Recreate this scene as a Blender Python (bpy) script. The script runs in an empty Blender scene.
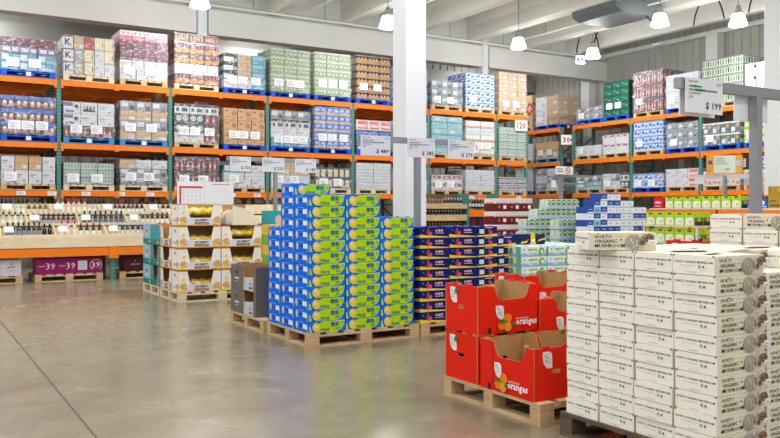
import bpy, math, random
from mathutils import Vector, Matrix
random.seed(7)
S = bpy.context.scene
COL = S.collection
PI = math.pi
# ---------------------------------------------------------------- camera, world, exposure
YAW = math.radians(31.4)
cam_d = bpy.data.cameras.new('camera'); cam = bpy.data.objects.new('camera', cam_d); COL.objects.link(cam)
cam.location = (0, 0, 1.4); cam.rotation_euler = (PI/2, 0, -YAW)
cam_d.sensor_width = 36; cam_d.lens = 790/780*36; cam_d.shift_y = -10/780; cam_d.clip_end = 200
S.camera = cam
W = bpy.data.worlds.new('world'); S.world = W; W.use_nodes = True
W.node_tree.nodes['Background'].inputs[0].default_value = (0.93, 0.965, 1.0, 1)
W.node_tree.nodes['Background'].inputs[1].default_value = 0.85
S.view_settings.view_transform = 'Standard'; S.view_settings.look = 'None'
S.view_settings.gamma = 1; S.view_settings.use_curve_mapping = False
S.view_settings.exposure = -0.36
S.cycles.use_denoising = True
S.cycles.max_bounces = 8; S.cycles.transparent_max_bounces = 12
S.cycles.sample_clamp_indirect = 6
LAMP_POWER = 78          # watts of one high bay lamp
LAMP_GLOW = 90           # sideways and upward glow through the glass bell
LAMP_SHADE = 18.0          # glow of its glass bell

# ---------------------------------------------------------------- materials
def lin(h):
    c = [int(h[i:i+2], 16)/255 for i in (0, 2, 4)]
    return tuple((x/12.92 if x <= .04045 else ((x+.055)/1.055)**2.4) for x in c) + (1,)
_M = {}
def mat(h, rough=.55, metal=0, var=.06, scale=6, bump=0, spec=.3, emit=0, name=None, alpha=1, kind=None, coat=0):
    key = (h, rough, metal, var, scale, bump, emit, alpha, kind, spec, coat)
    if key in _M: return _M[key]
    m = bpy.data.materials.new(name or 'paint_'+h); m.use_nodes = True
    nt = m.node_tree; N = nt.nodes; L = nt.links; b = N['Principled BSDF']
    b.inputs['Roughness'].default_value = rough; b.inputs['Metallic'].default_value = metal
    b.inputs['Specular IOR Level'].default_value = spec; b.inputs['Coat Weight'].default_value = coat
    base = lin(h)
    tc = N.new('ShaderNodeTexCoord')
    ns = N.new('ShaderNodeTexNoise'); ns.inputs['Scale'].default_value = scale; ns.inputs['Detail'].default_value = 4
    L.new(tc.outputs['Object'], ns.inputs['Vector'])
    if var:
        mx = N.new('ShaderNodeMix'); mx.data_type = 'RGBA'
        mx.inputs['A'].default_value = tuple(min(1, c*(1-var)) for c in base[:3])+(1,)
        mx.inputs['B'].default_value = tuple(min(1, c*(1+var)) for c in base[:3])+(1,)
        L.new(ns.outputs['Fac'], mx.inputs['Factor']); L.new(mx.outputs['Result'], b.inputs['Base Color'])
    else: b.inputs['Base Color'].default_value = base
    if emit:
        b.inputs['Emission Color'].default_value = base; b.inputs['Emission Strength'].default_value = emit
    if bump:
        bp = N.new('ShaderNodeBump'); bp.inputs['Strength'].default_value = bump; bp.inputs['Distance'].default_value = .02
        L.new(ns.outputs['Fac'], bp.inputs['Height']); L.new(bp.outputs['Normal'], b.inputs['Normal'])
    _M[key] = m
    return m
def wood(h, h2, name):
    m = bpy.data.materials.new(name); m.use_nodes = True; nt = m.node_tree; N = nt.nodes; L = nt.links; b = N['Principled BSDF']
    b.inputs['Roughness'].default_value = .75
    tc = N.new('ShaderNodeTexCoord'); mp = N.new('ShaderNodeMapping'); mp.inputs['Scale'].default_value = (2, 2, 22)
    ns = N.new('ShaderNodeTexNoise'); ns.inputs['Scale'].default_value = 2.2; ns.inputs['Detail'].default_value = 6; ns.inputs['Distortion'].default_value = .6
    n2 = N.new('ShaderNodeTexNoise'); n2.inputs['Scale'].default_value = 3.5
    rp = N.new('ShaderNodeValToRGB'); rp.color_ramp.elements[0].position = .3; rp.color_ramp.elements[1].position = .7
    rp.color_ramp.elements[0].color = lin(h2); rp.color_ramp.elements[1].color = lin(h)
    mt = N.new('ShaderNodeMath'); mt.operation = 'ADD'; ml = N.new('ShaderNodeMath'); ml.operation = 'MULTIPLY'; ml.inputs[1].default_value = .5
    L.new(tc.outputs['Object'], mp.inputs['Vector']); L.new(mp.outputs['Vector'], ns.inputs['Vector']); L.new(tc.outputs['Object'], n2.inputs['Vector'])
    L.new(ns.outputs['Fac'], mt.inputs[0]); L.new(n2.outputs['Fac'], mt.inputs[1]); L.new(mt.outputs[0], ml.inputs[0])
    L.new(ml.outputs[0], rp.inputs['Fac']); L.new(rp.outputs['Color'], b.inputs['Base Color'])
    return m
WOOD = wood('dcc096', 'b08c5e', 'pine_wood'); WOOD_PALE = wood('e9dcc0', 'cdb892', 'pale_wood'); WOOD_DARK = wood('74604c', '47372a', 'weathered_wood')
WOOD_DISPLAY = wood('eee0c4', 'dcc69c', 'display_plywood')
BLUE_P = mat('0b57d0', .45); LBLUE_P = mat('2f8fd6', .45)
ORANGE = mat('f27c10', .42); ORANGE_SHADED = mat('b5511c', .6); TEAL = None
WHITE = mat('f2f1ee', .6); PAPER = mat('eeeff2', .65, var=.02); BLACK = mat('15151a', .5); INK = mat('242226', .8, var=0)
STEEL = mat('9a9ca2', .42, metal=.35); KRAFT = mat('b98f5e', .8, bump=.05); KRAFT_D = mat('a67c4c', .8)
GREY = mat('8b8d90', .6)
def perforated():
    m = bpy.data.materials.new('teal_perforated_steel'); m.use_nodes = True; nt = m.node_tree; N = nt.nodes; L = nt.links; b = N['Principled BSDF']
    b.inputs['Roughness'].default_value = .5
    tc = N.new('ShaderNodeTexCoord'); sx = N.new('ShaderNodeSeparateXYZ'); L.new(tc.outputs['Object'], sx.inputs[0])
    def M(op, a, v=None):
        n = N.new('ShaderNodeMath'); n.operation = op; L.new(a, n.inputs[0])
        if v is not None: n.inputs[1].default_value = v
        return n.outputs[0]
    z = M('FRACT', M('MULTIPLY', sx.outputs['Z'], 13.0)); z = M('LESS_THAN', M('ABSOLUTE', M('SUBTRACT', z, .5)), .2)
    mx = N.new('ShaderNodeMix'); mx.data_type = 'RGBA'; mx.inputs['A'].default_value = lin('4d8a80'); mx.inputs['B'].default_value = lin('3c6c64')
    L.new(z, mx.inputs['Factor']); L.new(mx.outputs['Result'], b.inputs['Base Color'])
    return m
TEAL = perforated(); TEAL_D = mat('2c5a52', .55)
def film_mat():
    m = bpy.data.materials.new('clear_stretch_film'); m.use_nodes = True; nt = m.node_tree; N = nt.nodes; L = nt.links
    out = N['Material Output']; N.remove(N['Principled BSDF'])
    tr = N.new('ShaderNodeBsdfTransparent'); pr = N.new('ShaderNodeBsdfPrincipled')
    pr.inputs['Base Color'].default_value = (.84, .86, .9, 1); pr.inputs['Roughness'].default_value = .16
    tc = N.new('ShaderNodeTexCoord'); mp = N.new('ShaderNodeMapping'); mp.inputs['Scale'].default_value = (2.2, 2.2, 5); mp.inputs['Rotation'].default_value = (.2, .5, 0)
    L.new(tc.outputs['Object'], mp.inputs['Vector'])
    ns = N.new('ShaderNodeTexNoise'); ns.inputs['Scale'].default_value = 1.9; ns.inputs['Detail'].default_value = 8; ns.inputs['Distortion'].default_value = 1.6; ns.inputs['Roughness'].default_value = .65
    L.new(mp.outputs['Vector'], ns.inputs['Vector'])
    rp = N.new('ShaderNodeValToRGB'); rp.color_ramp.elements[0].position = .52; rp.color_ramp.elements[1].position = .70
    rp.color_ramp.elements[0].color = (.10, .10, .10, 1); rp.color_ramp.elements[1].color = (.85, .85, .85, 1)  # whiter streaks: crinkled film, with its glare put into the colour
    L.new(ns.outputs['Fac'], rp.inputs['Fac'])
    bp = N.new('ShaderNodeBump'); bp.inputs['Strength'].default_value = .8; bp.inputs['Distance'].default_value = .05
    L.new(ns.outputs['Fac'], bp.inputs['Height']); L.new(bp.outputs['Normal'], pr.inputs['Normal'])
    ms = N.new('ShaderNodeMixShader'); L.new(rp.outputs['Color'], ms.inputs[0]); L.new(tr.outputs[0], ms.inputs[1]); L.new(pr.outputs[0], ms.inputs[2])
    L.new(ms.outputs[0], out.inputs['Surface'])
    return m
FILM = film_mat()

# ---------------------------------------------------------------- text glyphs
_G = {}
def glyphs(s, bold=0):
    if (s, bold) in _G: return _G[(s, bold)]
    c = bpy.data.curves.new('lettering', 'FONT'); c.body = s; c.size = 1; c.resolution_u = 1; c.fill_mode = 'FRONT'; c.offset = bold; c.space_line = .9
    o = bpy.data.objects.new('lettering', c); COL.objects.link(o)
    dg = bpy.context.evaluated_depsgraph_get(); dg.update()
    me = o.evaluated_get(dg).to_mesh()
    vs = [(v.co.x, v.co.y) for v in me.vertices]; fs = [tuple(p.vertices) for p in me.polygons]
    o.evaluated_get(dg).to_mesh_clear(); COL.objects.unlink(o); bpy.data.objects.remove(o); bpy.data.curves.remove(c)
    if not vs: vs = [(0, 0)]; fs = []
    x0 = min(v[0] for v in vs); x1 = max(v[0] for v in vs); y0 = min(v[1] for v in vs); y1 = max(v[1] for v in vs)
    _G[(s, bold)] = ([(v[0]-x0, v[1]-y0) for v in vs], fs, max(x1-x0, 1e-4), max(y1-y0, 1e-4))
    return _G[(s, bold)]

# ---------------------------------------------------------------- mesh builder
class MB:
    def __init__(s): s.v = []; s.f = []; s.fm = []; s.mats = []; s.smooth = set()
    def mi(s, m):
        if m not in s.mats: s.mats.append(m)
        return s.mats.index(m)
    def face(s, pts, m, smooth=False):
        n = len(s.v); s.v += [tuple(p) for p in pts]; s.f.append(tuple(range(n, n+len(pts)))); s.fm.append(s.mi(m))
        if smooth: s.smooth.add(len(s.f)-1)
    def raw(s, vs, fs, m, smooth=False):
        n = len(s.v); s.v += [tuple(p) for p in vs]; k = s.mi(m)
        for f in fs:
            s.f.append(tuple(n+i for i in f)); s.fm.append(k)
            if smooth: s.smooth.add(len(s.f)-1)
    def box(s, x0, y0, z0, x1, y1, z1, m, top=None, front=None):
        vs = [(x0,y0,z0),(x1,y0,z0),(x1,y1,z0),(x0,y1,z0),(x0,y0,z1),(x1,y0,z1),(x1,y1,z1),(x0,y1,z1)]
        for i, f in enumerate([(0,3,2,1),(4,5,6,7),(0,1,5,4),(1,2,6,5),(2,3,7,6),(3,0,4,7)]):
            mm = top if (i == 1 and top) else (front if (i == 2 and front) else m)
            s.raw([vs[k] for k in f], [(0,1,2,3)], mm)
        return s
    def obox(s, c, size, R, m):
        hx, hy, hz = size[0]/2, size[1]/2, size[2]/2
        vs = [Vector(c) + R @ Vector((a*hx, b*hy, d*hz)) for d in (-1, 1) for a, b in ((-1,-1),(1,-1),(1,1),(-1,1))]
        s.raw(vs, [(0,3,2,1),(4,5,6,7),(0,1,5,4),(1,2,6,5),(2,3,7,6),(3,0,4,7)], m); return s
    def bar(s, p0, p1, w, h, m):
        p0 = Vector(p0); p1 = Vector(p1); d = p1-p0; R = d.to_track_quat('X', 'Z').to_matrix()
        return s.obox((p0+p1)/2, (d.length, w, h), R, m)
    def lathe(s, prof, n, m, c=(0,0,0), smooth=True, cap=True):
        vs = [(c[0]+r*math.cos(2*PI*k/n), c[1]+r*math.sin(2*PI*k/n), c[2]+z) for r, z in prof for k in range(n)]
        fs = [(i*n+k, i*n+(k+1)%n, (i+1)*n+(k+1)%n, (i+1)*n+k) for i in range(len(prof)-1) for k in range(n)]
        s.raw(vs, fs, m, smooth)
        if cap:
            s.face([vs[k] for k in range(n)][::-1], m); s.face([vs[(len(prof)-1)*n+k] for k in range(n)], m)
        return s
    def tube(s, p0, p1, r, n, m):
        p0 = Vector(p0); p1 = Vector(p1); R = (p1-p0).to_track_quat('Z', 'Y').to_matrix()
        vs = [p + R @ Vector((r*math.cos(2*PI*k/n), r*math.sin(2*PI*k/n), 0)) for p in (p0, p1) for k in range(n)]
        s.raw(vs, [(k, (k+1)%n, n+(k+1)%n, n+k) for k in range(n)], m, True)
        s.face(vs[:n][::-1], m); s.face(vs[n:], m); return s
    def prism(s, pts, o, ax, ay, n, t, m_out, m_in=None):
        """outline pts on the plane o + a*ax + b*ay, thickness t going against the outward normal n"""
        o = Vector(o); ax = Vector(ax); ay = Vector(ay); n = Vector(n)
        A = [o+ax*a+ay*b for a, b in pts]; B = [p-n*t for p in A]
        s.face(A, m_out); s.face(B[::-1], m_in or m_out)
        k = len(pts)
        for i in range(k): s.face([A[i], B[i], B[(i+1)%k], A[(i+1)%k]], m_in or m_out)
        return s
    def blob(s, c, r, m, seed=0, n=8, k=6, flat=1, amp=.25):
        rnd = random.Random(seed); ph = [rnd.uniform(0, 6) for _ in range(4)]
        vs = []
        for i in range(k+1):
            th = PI*i/k
            for j in range(n):
                a = 2*PI*j/n
                q = 1+amp*math.sin(3*a+ph[0]+2*th)*math.sin(th)+amp*.6*math.sin(2*a+ph[1])*math.sin(2*th+ph[2])
                vs.append((c[0]+r[0]*q*math.sin(th)*math.cos(a), c[1]+r[1]*q*math.sin(th)*math.sin(a), c[2]+r[2]*q*math.cos(th)*flat))
        s.raw(vs, [(i*n+j, (i+1)*n+j, (i+1)*n+(j+1)%n, i*n+(j+1)%n) for i in range(k) for j in range(n)], m, True); return s
    def mesh(s, name):
        me = bpy.data.meshes.new(name); me.from_pydata(s.v, [], s.f)
        for m in s.mats: me.materials.append(m)
        me.polygons.foreach_set('material_index', s.fm)
        if s.smooth: me.polygons.foreach_set('use_smooth', [i in s.smooth for i in range(len(s.f))])
        me.update(); return me
    def build(s, name, parent=None, loc=None, rotz=0):
        return put(s.mesh(name), name, parent, loc, rotz)
def put(me, name, parent=None, loc=None, rotz=0):
    o = bpy.data.objects.new(name, me); COL.objects.link(o)
    if parent: o.parent = parent
    if loc: o.location = loc
    if rotz: o.rotation_euler.z = rotz
    return o
def tag(o, label=None, cat=None, group=None, kind=None):
    if label: o['label'] = label
    if cat: o['category'] = cat
    if group: o['group'] = group
    if kind: o['kind'] = kind
    return o
def root(name, loc, label, cat, group=None, rotz=0):
    o = bpy.data.objects.new(name, None); COL.objects.link(o); o.empty_display_size = .1
    o.location = loc; o.rotation_euler.z = rotz
    return tag(o, label, cat, group)
def struct(mb, name): return tag(mb.build(name), kind='structure')
ORD = ['', 'first', 'second', 'third', 'fourth', 'fifth', 'sixth', 'seventh', 'eighth', 'ninth', 'tenth', 'eleventh', 'twelfth', 'thirteenth', 'fourteenth', 'fifteenth', 'sixteenth', 'seventeenth', 'eighteenth', 'nineteenth', 'twentieth']
def top_of(k, n):   # k counted from 0 at the top
    return 'topmost' if k == 0 else ('bottom' if k == n-1 else ORD[k+1]+' from top')

class Face:
    """a printed side of a box: 2-D marks laid a hair above it"""
    def __init__(s, mb, o, ax, ay, n, w, h): s.mb = mb; s.o = Vector(o); s.ax = Vector(ax); s.ay = Vector(ay); s.n = Vector(n); s.w = w; s.h = h; s.k = 0; s.eps = .0012
    def P(s, a, b): return s.o + s.ax*a + s.ay*b + s.n*(s.eps*s.k)
    def poly(s, pts, m): s.k += 1; s.mb.face([s.P(a, b) for a, b in pts], m); return s
    def rect(s, x0, y0, x1, y1, m): return s.poly([(x0,y0),(x1,y0),(x1,y1),(x0,y1)], m)
    def ell(s, x, y, rx, ry, m, n=12, rot=0):
        return s.poly([(x+rx*math.cos(2*PI*i/n)*math.cos(rot)-ry*math.sin(2*PI*i/n)*math.sin(rot), y+rx*math.cos(2*PI*i/n)*math.sin(rot)+ry*math.sin(2*PI*i/n)*math.cos(rot)) for i in range(n)], m)
    def text(s, t, x, y, h, m, w=None, bold=.01, center=False):
        vs, fs, gw, gh = glyphs(t, bold); sc = h/gh; sx = (w/gw) if w else sc
        if center: x -= gw*sx/2
        s.k += 1; s.mb.raw([s.P(x+a*sx, y+b*sc) for a, b in vs], fs, m); return s
def front(mb, w, h, y=0): return Face(mb, (0, y, 0), (1,0,0), (0,0,1), (0,-1,0), w, h)
def left(mb, d, h, x=0): return Face(mb, (x, d, 0), (0,-1,0), (0,0,1), (-1,0,0), d, h)

def strokes(f, x, y, w, h, m, n=7, slant=.0):
    for i in range(n):
        a = x+w*i/n; q = (.55, 1, .7, .9, .5, .8)[i % 6]; dy = slant*i
        f.poly([(a, y+dy), (a+w/n*.62, y+dy), (a+w/n*.8, y+dy+h*q), (a+w/n*.2, y+dy+h*q)], m)
# ================================================================= SETTING
def floor_mat():
    m = bpy.data.materials.new('polished_concrete'); m.use_nodes = True; nt = m.node_tree; N = nt.nodes; L = nt.links; b = N['Principled BSDF']
    b.inputs['Specular IOR Level'].default_value = .55
    tc = N.new('ShaderNodeTexCoord')
    def noise(sc, det, dis=0):
        n = N.new('ShaderNodeTexNoise'); n.inputs['Scale'].default_value = sc; n.inputs['Detail'].default_value = det; n.inputs['Distortion'].default_value = dis
        L.new(tc.outputs['Object'], n.inputs['Vector']); return n.outputs['Fac']
    a = noise(.35, 6, .5); c = noise(2.2, 9, .8); e = noise(14, 6)
    def mixv(x, y, f):
        n = N.new('ShaderNodeMix'); n.data_type = 'FLOAT'; n.inputs['Factor'].default_value = f; L.new(x, n.inputs['A']); L.new(y, n.inputs['B']); return n.outputs['Result']
    q = mixv(mixv(a, c, .5), e, .22)
    rp = N.new('ShaderNodeValToRGB'); r = rp.color_ramp; r.elements[0].position = .3; r.elements[1].position = .7
    r.elements[0].color = lin('7c705c'); r.elements[1].color = lin('998d75'); el = r.elements.new(.5); el.color = lin('8c806a')
    L.new(q, rp.inputs['Fac']); L.new(rp.outputs['Color'], b.inputs['Base Color'])
    mr = N.new('ShaderNodeMapRange'); mr.inputs['To Min'].default_value = .16; mr.inputs['To Max'].default_value = .29; mr.inputs['From Min'].default_value = .3; mr.inputs['From Max'].default_value = .7
    L.new(c, mr.inputs['Value']); L.new(mr.outputs['Result'], b.inputs['Roughness'])
    bp = N.new('ShaderNodeBump'); bp.inputs['Strength'].default_value = .05; bp.inputs['Distance'].default_value = .01; L.new(c, bp.inputs['Height']); L.new(bp.outputs['Normal'], b.inputs['Normal'])
    return m
FLOOR = floor_mat(); JOINT = mat('5b554c', .8); STAIN = mat('5d564c', .6)
fb = MB(); fb.box(-9, -9, -.2, 22.6, 25.4, 0, FLOOR)
struct(fb, 'floor')
jb = MB()
for x in (.985, -5.1, 7.1, 13.2): jb.box(x-.007, -9, 0, x+.007, 24.5, .0006, JOINT)
for y in (7.45, 1.4, 13.5): jb.box(-9, y-.0025, 0, 21.5, y+.0025, .0005, mat('8d8375', .7))
for x, y, r in ((1.55, 7.1, .02), (3.9, 6.1, .02), (2.8, 5.4, .012)):
    jb.face([(x+r*1.6*math.cos(2*PI*i/9), y+r*math.sin(2*PI*i/9), .0012) for i in range(9)], STAIN)
struct(jb, 'trim_1')
CEIL = mat('d5d5cf', .85, scale=1.5, var=.04); BEAM = mat('dcdad2', .75, scale=1.2, var=.05); GIRD = mat('dfded8', .7, scale=1, var=.04)
cb = MB(); cb.box(-9, -9, 7.85, 22.6, 25.4, 8.05, CEIL); struct(cb, 'ceiling')
n = 2
for i, x in enumerate((-3.3, -.88, 1.55, 4.03, 6.47, 8.9, 11.28, 13.63, 15.98, 18.27, 20.4)):
    b = MB()
    y0, y1, zb, zt, w = -9, 24.9, 6.93, 7.85, .175
    sec = [(-w, zb+.07), (-w+.06, zb), (w-.06, zb), (w, zb+.07), (w*.8, zb+.5), (w*1.3, zt), (-w*1.3, zt), (-w*.8, zb+.5)]
    A = [(x+a, y0, z) for a, z in sec]; B = [(x+a, y1, z) for a, z in sec]; k = len(sec)
    b.face(A, BEAM); b.face(B[::-1], BEAM)
    for q in range(k): b.face([A[q], B[q], B[(q+1)%k], A[(q+1)%k]], BEAM)
    struct(b, 'trim_%d' % n); n += 1
# girders between the back columns, and the lintels above
for x0, x1 in ((-9, 6.63), (6.97, 16.33), (16.64, 22.2)):
    b = MB(); b.box(x0, 20.85, 6.14, x1, 21.28, 6.83, GIRD); struct(b, 'trim_%d' % n); n += 1
b = MB(); b.box(-9, 21.08, 6.83, 22.2, 21.26, 7.85, CEIL); struct(b, 'trim_%d' % n); n += 1
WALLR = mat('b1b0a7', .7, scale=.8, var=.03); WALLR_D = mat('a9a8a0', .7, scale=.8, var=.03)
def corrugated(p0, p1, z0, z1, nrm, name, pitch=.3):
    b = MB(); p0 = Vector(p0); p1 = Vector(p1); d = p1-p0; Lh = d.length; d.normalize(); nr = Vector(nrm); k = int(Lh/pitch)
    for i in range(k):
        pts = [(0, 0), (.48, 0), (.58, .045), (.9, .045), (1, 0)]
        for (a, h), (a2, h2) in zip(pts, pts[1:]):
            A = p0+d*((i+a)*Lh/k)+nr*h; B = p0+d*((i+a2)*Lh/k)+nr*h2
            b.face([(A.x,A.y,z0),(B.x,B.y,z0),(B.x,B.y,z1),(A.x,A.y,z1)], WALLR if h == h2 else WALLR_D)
    b.face([p0-nr*.1+Vector((0,0,z0)), p1-nr*.1+Vector((0,0,z0)), p1-nr*.1+Vector((0,0,z1)), p0-nr*.1+Vector((0,0,z1))], WALLR)
    return struct(b, name)
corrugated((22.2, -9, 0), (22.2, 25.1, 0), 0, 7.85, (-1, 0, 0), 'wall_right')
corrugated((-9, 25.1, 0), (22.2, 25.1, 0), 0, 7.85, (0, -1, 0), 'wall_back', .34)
for (x0, z0, x1, z1, yy) in ((-9, 6.2, 22.1, 6.7, 24.7), (-9, 5.95, 22.1, 6.1, 24.8), (-9, 4.4, 15.5, 7.2, 24.95)):
    b = MB(); b.box(x0, yy, z0, x1, 25.04, z1, mat('a3a39d', .7, var=.03)); struct(b, 'trim_%d' % n); n += 1
b = MB(); b.box(21.95, -9, 6.98, 22.14, 24.6, 7.12, mat('e8e8e4', .5)); struct(b, 'trim_%d' % n); n += 1
for y in (15.9, 10.3, 21.4):
    b = MB(); b.box(21.8, y, 0, 22.14, y+.42, 6.97, GIRD); struct(b, 'trim_%d' % n); n += 1
COLM = mat('e6e7ea', .6, scale=1.5, var=.02)
def column(x, y, w, d, label):
    r = root('concrete_column', (x, y, 0), label, 'column', 'white concrete columns')
    b = MB(); c = .025
    sec = [(c,0),(w-c,0),(w,c),(w,d-c),(w-c,d),(c,d),(0,d-c),(0,c)]
    A = [(a, q, 0) for a, q in sec]; B = [(a, q, 7.84) for a, q in sec]
    for k in range(8): b.face([A[k], A[(k+1)%8], B[(k+1)%8], B[k]], COLM)
    b.face(B, COLM); b.build('shaft', r); r['kind'] = 'structure'
column(6.4, 10.0, .365, .42, 'large white square column rising behind the stack of blue pear cartons')
column(15.82, 9.97, .38, .42, 'white square column at the right edge, behind the big $ 199 price sign')
column(6.67, 20.86, .27, .34, 'white column in the girder gap above the orange and black load')
column(16.36, 20.86, .25, .34, 'white column in the girder gap behind the blue and white load')

# pipes along the girder, hangers and cables
PIPE = mat('e4e2da', .5)
b = MB(); b.tube((-9, 20.7, 6.9), (21.9, 20.7, 6.9), .035, 8, PIPE)
r = root('sprinkler_pipe', (0, 0, 0), 'long white pipe running along the top of the back girder', 'pipe')
b.build('pipe', r)
for x in (-1, 1.4, 3.6, 5.9, 8.2, 10.4, 12.6, 14.9, 17.1, 19.2):
    MB().tube((x, 20.7, 6.93), (x, 20.7, 7.84), .012, 6, GREY).build('hanger_rod', r)
for i, (x, y0, y1, z, lab) in enumerate(((9.6, 11.0, 20.0, 6.95, 'thin white pipe under the ceiling left of the big column'), (12.0, 8.0, 20.0, 7.0, 'thin white pipe under the ceiling right of the big column'), (17.2, 10, 20.0, 6.95, 'thin white pipe with short risers under the ceiling above the exit sign'))):
    r = root('branch_pipe', (x, y0, z), lab, 'pipe', 'branch pipes under the ceiling')
    MB().tube((0, 0, 0), (0, y1-y0, 0), .028, 8, PIPE).build('pipe', r)
    for k in range(4):
        yy = (y1-y0)*(k+.5)/4; MB().tube((0, yy, 0), (0, yy, 7.84-z), .012, 6, GREY).build('hanger_rod', r)
for i, (y, s) in enumerate(((13.2, 1), (14.6, -1), (15.0, 1), (19.0, 1), (19.4, -1), (19.8, 1))):
    b = MB(); P = [(19.9+.03*s*math.sin(k*.7), y+k*.035*s, 7.84-.11*k) for k in range(10)]
    for p, q in zip(P, P[1:]): b.tube(p, q, .022, 6, BLACK)
    tag(b.build('power_cable'), 'black cable hanging from the ceiling, %s from the right wall girder lamp' % ORD[i+1], 'cable', 'black ceiling cables')
# air conditioner under the ceiling
r = root('air_handling_unit', (16.85, 15.5, 6.66), 'grey metal air conditioning unit hung under the ceiling, top right', 'air conditioner')
AC = mat('6c7373', .5, metal=.2)
b = MB(); b.prism([(0,.12),(.25,0),(1.5,0),(1.8,.1),(1.8,.42),(0,.42)], (-.9,-.8,0), (1,0,0), (0,0,1), (0,-1,0), 1.6, AC); b.build('casing', r)
b = MB(); 
for k in range(8): b.box(.905, -.7+k*.18, .12, .925, -.62+k*.18, .4, BLACK)
b.build('vent_grille', r)
b = MB()
for sx, sy in ((-.8,-.7),(.8,-.7),(-.8,.7),(.8,.7)): b.tube((sx,sy,.42),(sx,sy,1.18),.012,6,GREY)
b.build('hanger_rods', r)
b = MB(); P = [(.2+.1*k, -.85, -.02-.12*math.sin(k*PI/6)) for k in range(7)]
for p, q in zip(P, P[1:]): b.tube(p, q, .02, 6, BLACK)
b.build('cable', r)
for i, (x, y, z) in enumerate(((20.9, 13.0, 6.75), (20.9, 17.4, 6.75), (18.4, 15.6, 6.72))):
    b = MB(); b.lathe([(.02,.1),(.02,.04),(.2,.03),(.22,0),(.1,-.03)], 12, PIPE)
    b.lathe([(.01,.1),(.01,.94)], 6, GREY)
    tag(b.build('ceiling_speaker', loc=(x, y, z)), 'small white disc fixture hung under the ceiling, %s of three by the right wall' % ('nearest', 'middle', 'farthest')[i], 'ceiling fixture', 'white disc fixtures')
# exit sign
r = root('exit_sign', (18.4, 18.45, 6.05), 'small lit blue exit sign hanging below the lamp near the girder end', 'sign')
b = MB(); b.box(-.14, -.03, 0, .14, .03, .26, mat('aab6f4', .5, emit=.5)); f = front(b, .28, .26, -.03)
f.rect(-.1, .06, -.02, .2, mat('2a3fe0', .5, emit=.6, var=0)); f.rect(.02, .06, .1, .2, mat('2a3fe0', .5, emit=.6, var=0)); b.build('panel', r, rotz=-.5)
MB().tube((0,0,.26),(0,0,1.79),.01,6,GREY).build('hanger_rod', r)

# ---------------------------------------------------------------- high bay lamps
def lamp_meshes():
    a = MB(); a.lathe([(.05,.40),(.08,.385),(.09,.29),(.15,.27),(.16,.235),(.152,.22)], 16, mat('c9ccd0', .35, metal=.5)); 
    g = MB(); g.lathe([(.15,.22),(.165,.17),(.185,.09),(.225,-.02),(.235,-.06),(.21,-.08),(.0,-.085)], 20, mat('fbfdff', .4, emit=LAMP_SHADE, var=0), cap=False)
    h = MB(); h.tube((0,0,.4),(0,0,.88),.012,6,GREY); h.box(-.04,-.04,.4,.04,.04,.46,GREY)
    t = MB(); t.lathe([(.238,-.05),(.243,-.055),(.238,-.065)], 20, mat('c9ccd0', .35, metal=.5), cap=False)
    return a.mesh('housing'), g.mesh('glass_shade'), h.mesh('rod'), t.mesh('rim')
LM = lamp_meshes()
ld = bpy.data.lights.new('lamp_light', 'AREA'); ld.shape = 'DISK'; ld.size = .46; ld.energy = LAMP_POWER; ld.color = (.97, .99, 1)
lp = bpy.data.lights.new('lamp_glow', 'POINT'); lp.shadow_soft_size = .24; lp.energy = LAMP_GLOW; lp.color = (.97, .99, 1)
LL = [(5.9,18.3,6.25,'above the orange and black load'), (10.8,17.8,6.25,'just left of the big white column'), (15.5,18.06,6.25,'above the tan wrapped load'), (18.5,18.0,6.25,'beside the small blue exit sign'),
      (16.9,14.05,6.3,'right of the grey air conditioning unit'), (18.66,12.98,6.3,'farthest right, beside the white column')]
OFF = [(1,18.2),(10.9,13.3),(6,13.3),(1,13.3),(-4,13.3),(16,8.6),(11,8.6),(6,8.6),(1,8.6),(-4,8.6),(16,4),(11,4),(6,4),(1,4),(-4,4),(11,-1),(6,-1),(1,-1),(-4,-1),(-4,18),(6,-6),(1,-6),(1.5,23.6),(9.5,23.6),(18.6,23.4)]  # lamps past the girder are unseen, added to brighten the back wall
for i, (x, y, z, lab) in enumerate(LL + [(a, c, 6.3 if c < 20 else 6.95, None) for a, c in OFF]):
    r = root('high_bay_lamp', (x, y, z), 'glowing bell shaped high bay lamp, '+lab if lab else 'glowing bell shaped high bay lamp, unseen by the camera', 'ceiling lamp', 'high bay lamps' if lab else 'high bay lamps outside the frame')
    for me, nm in zip(LM, ('housing', 'glass_shade', 'rod', 'rim')): put(me, nm, r)
    MB().tube((0,0,.8),(0,0,7.84-z),.012,6,GREY).build('suspension_rod', r)
    lo = bpy.data.objects.new('lamp_light', ld); COL.objects.link(lo); lo.parent = r; lo.location = (0, 0, -.10)
    lo = bpy.data.objects.new('lamp_glow', lp); COL.objects.link(lo); lo.parent = r; lo.location = (0, 0, -.32)

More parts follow.
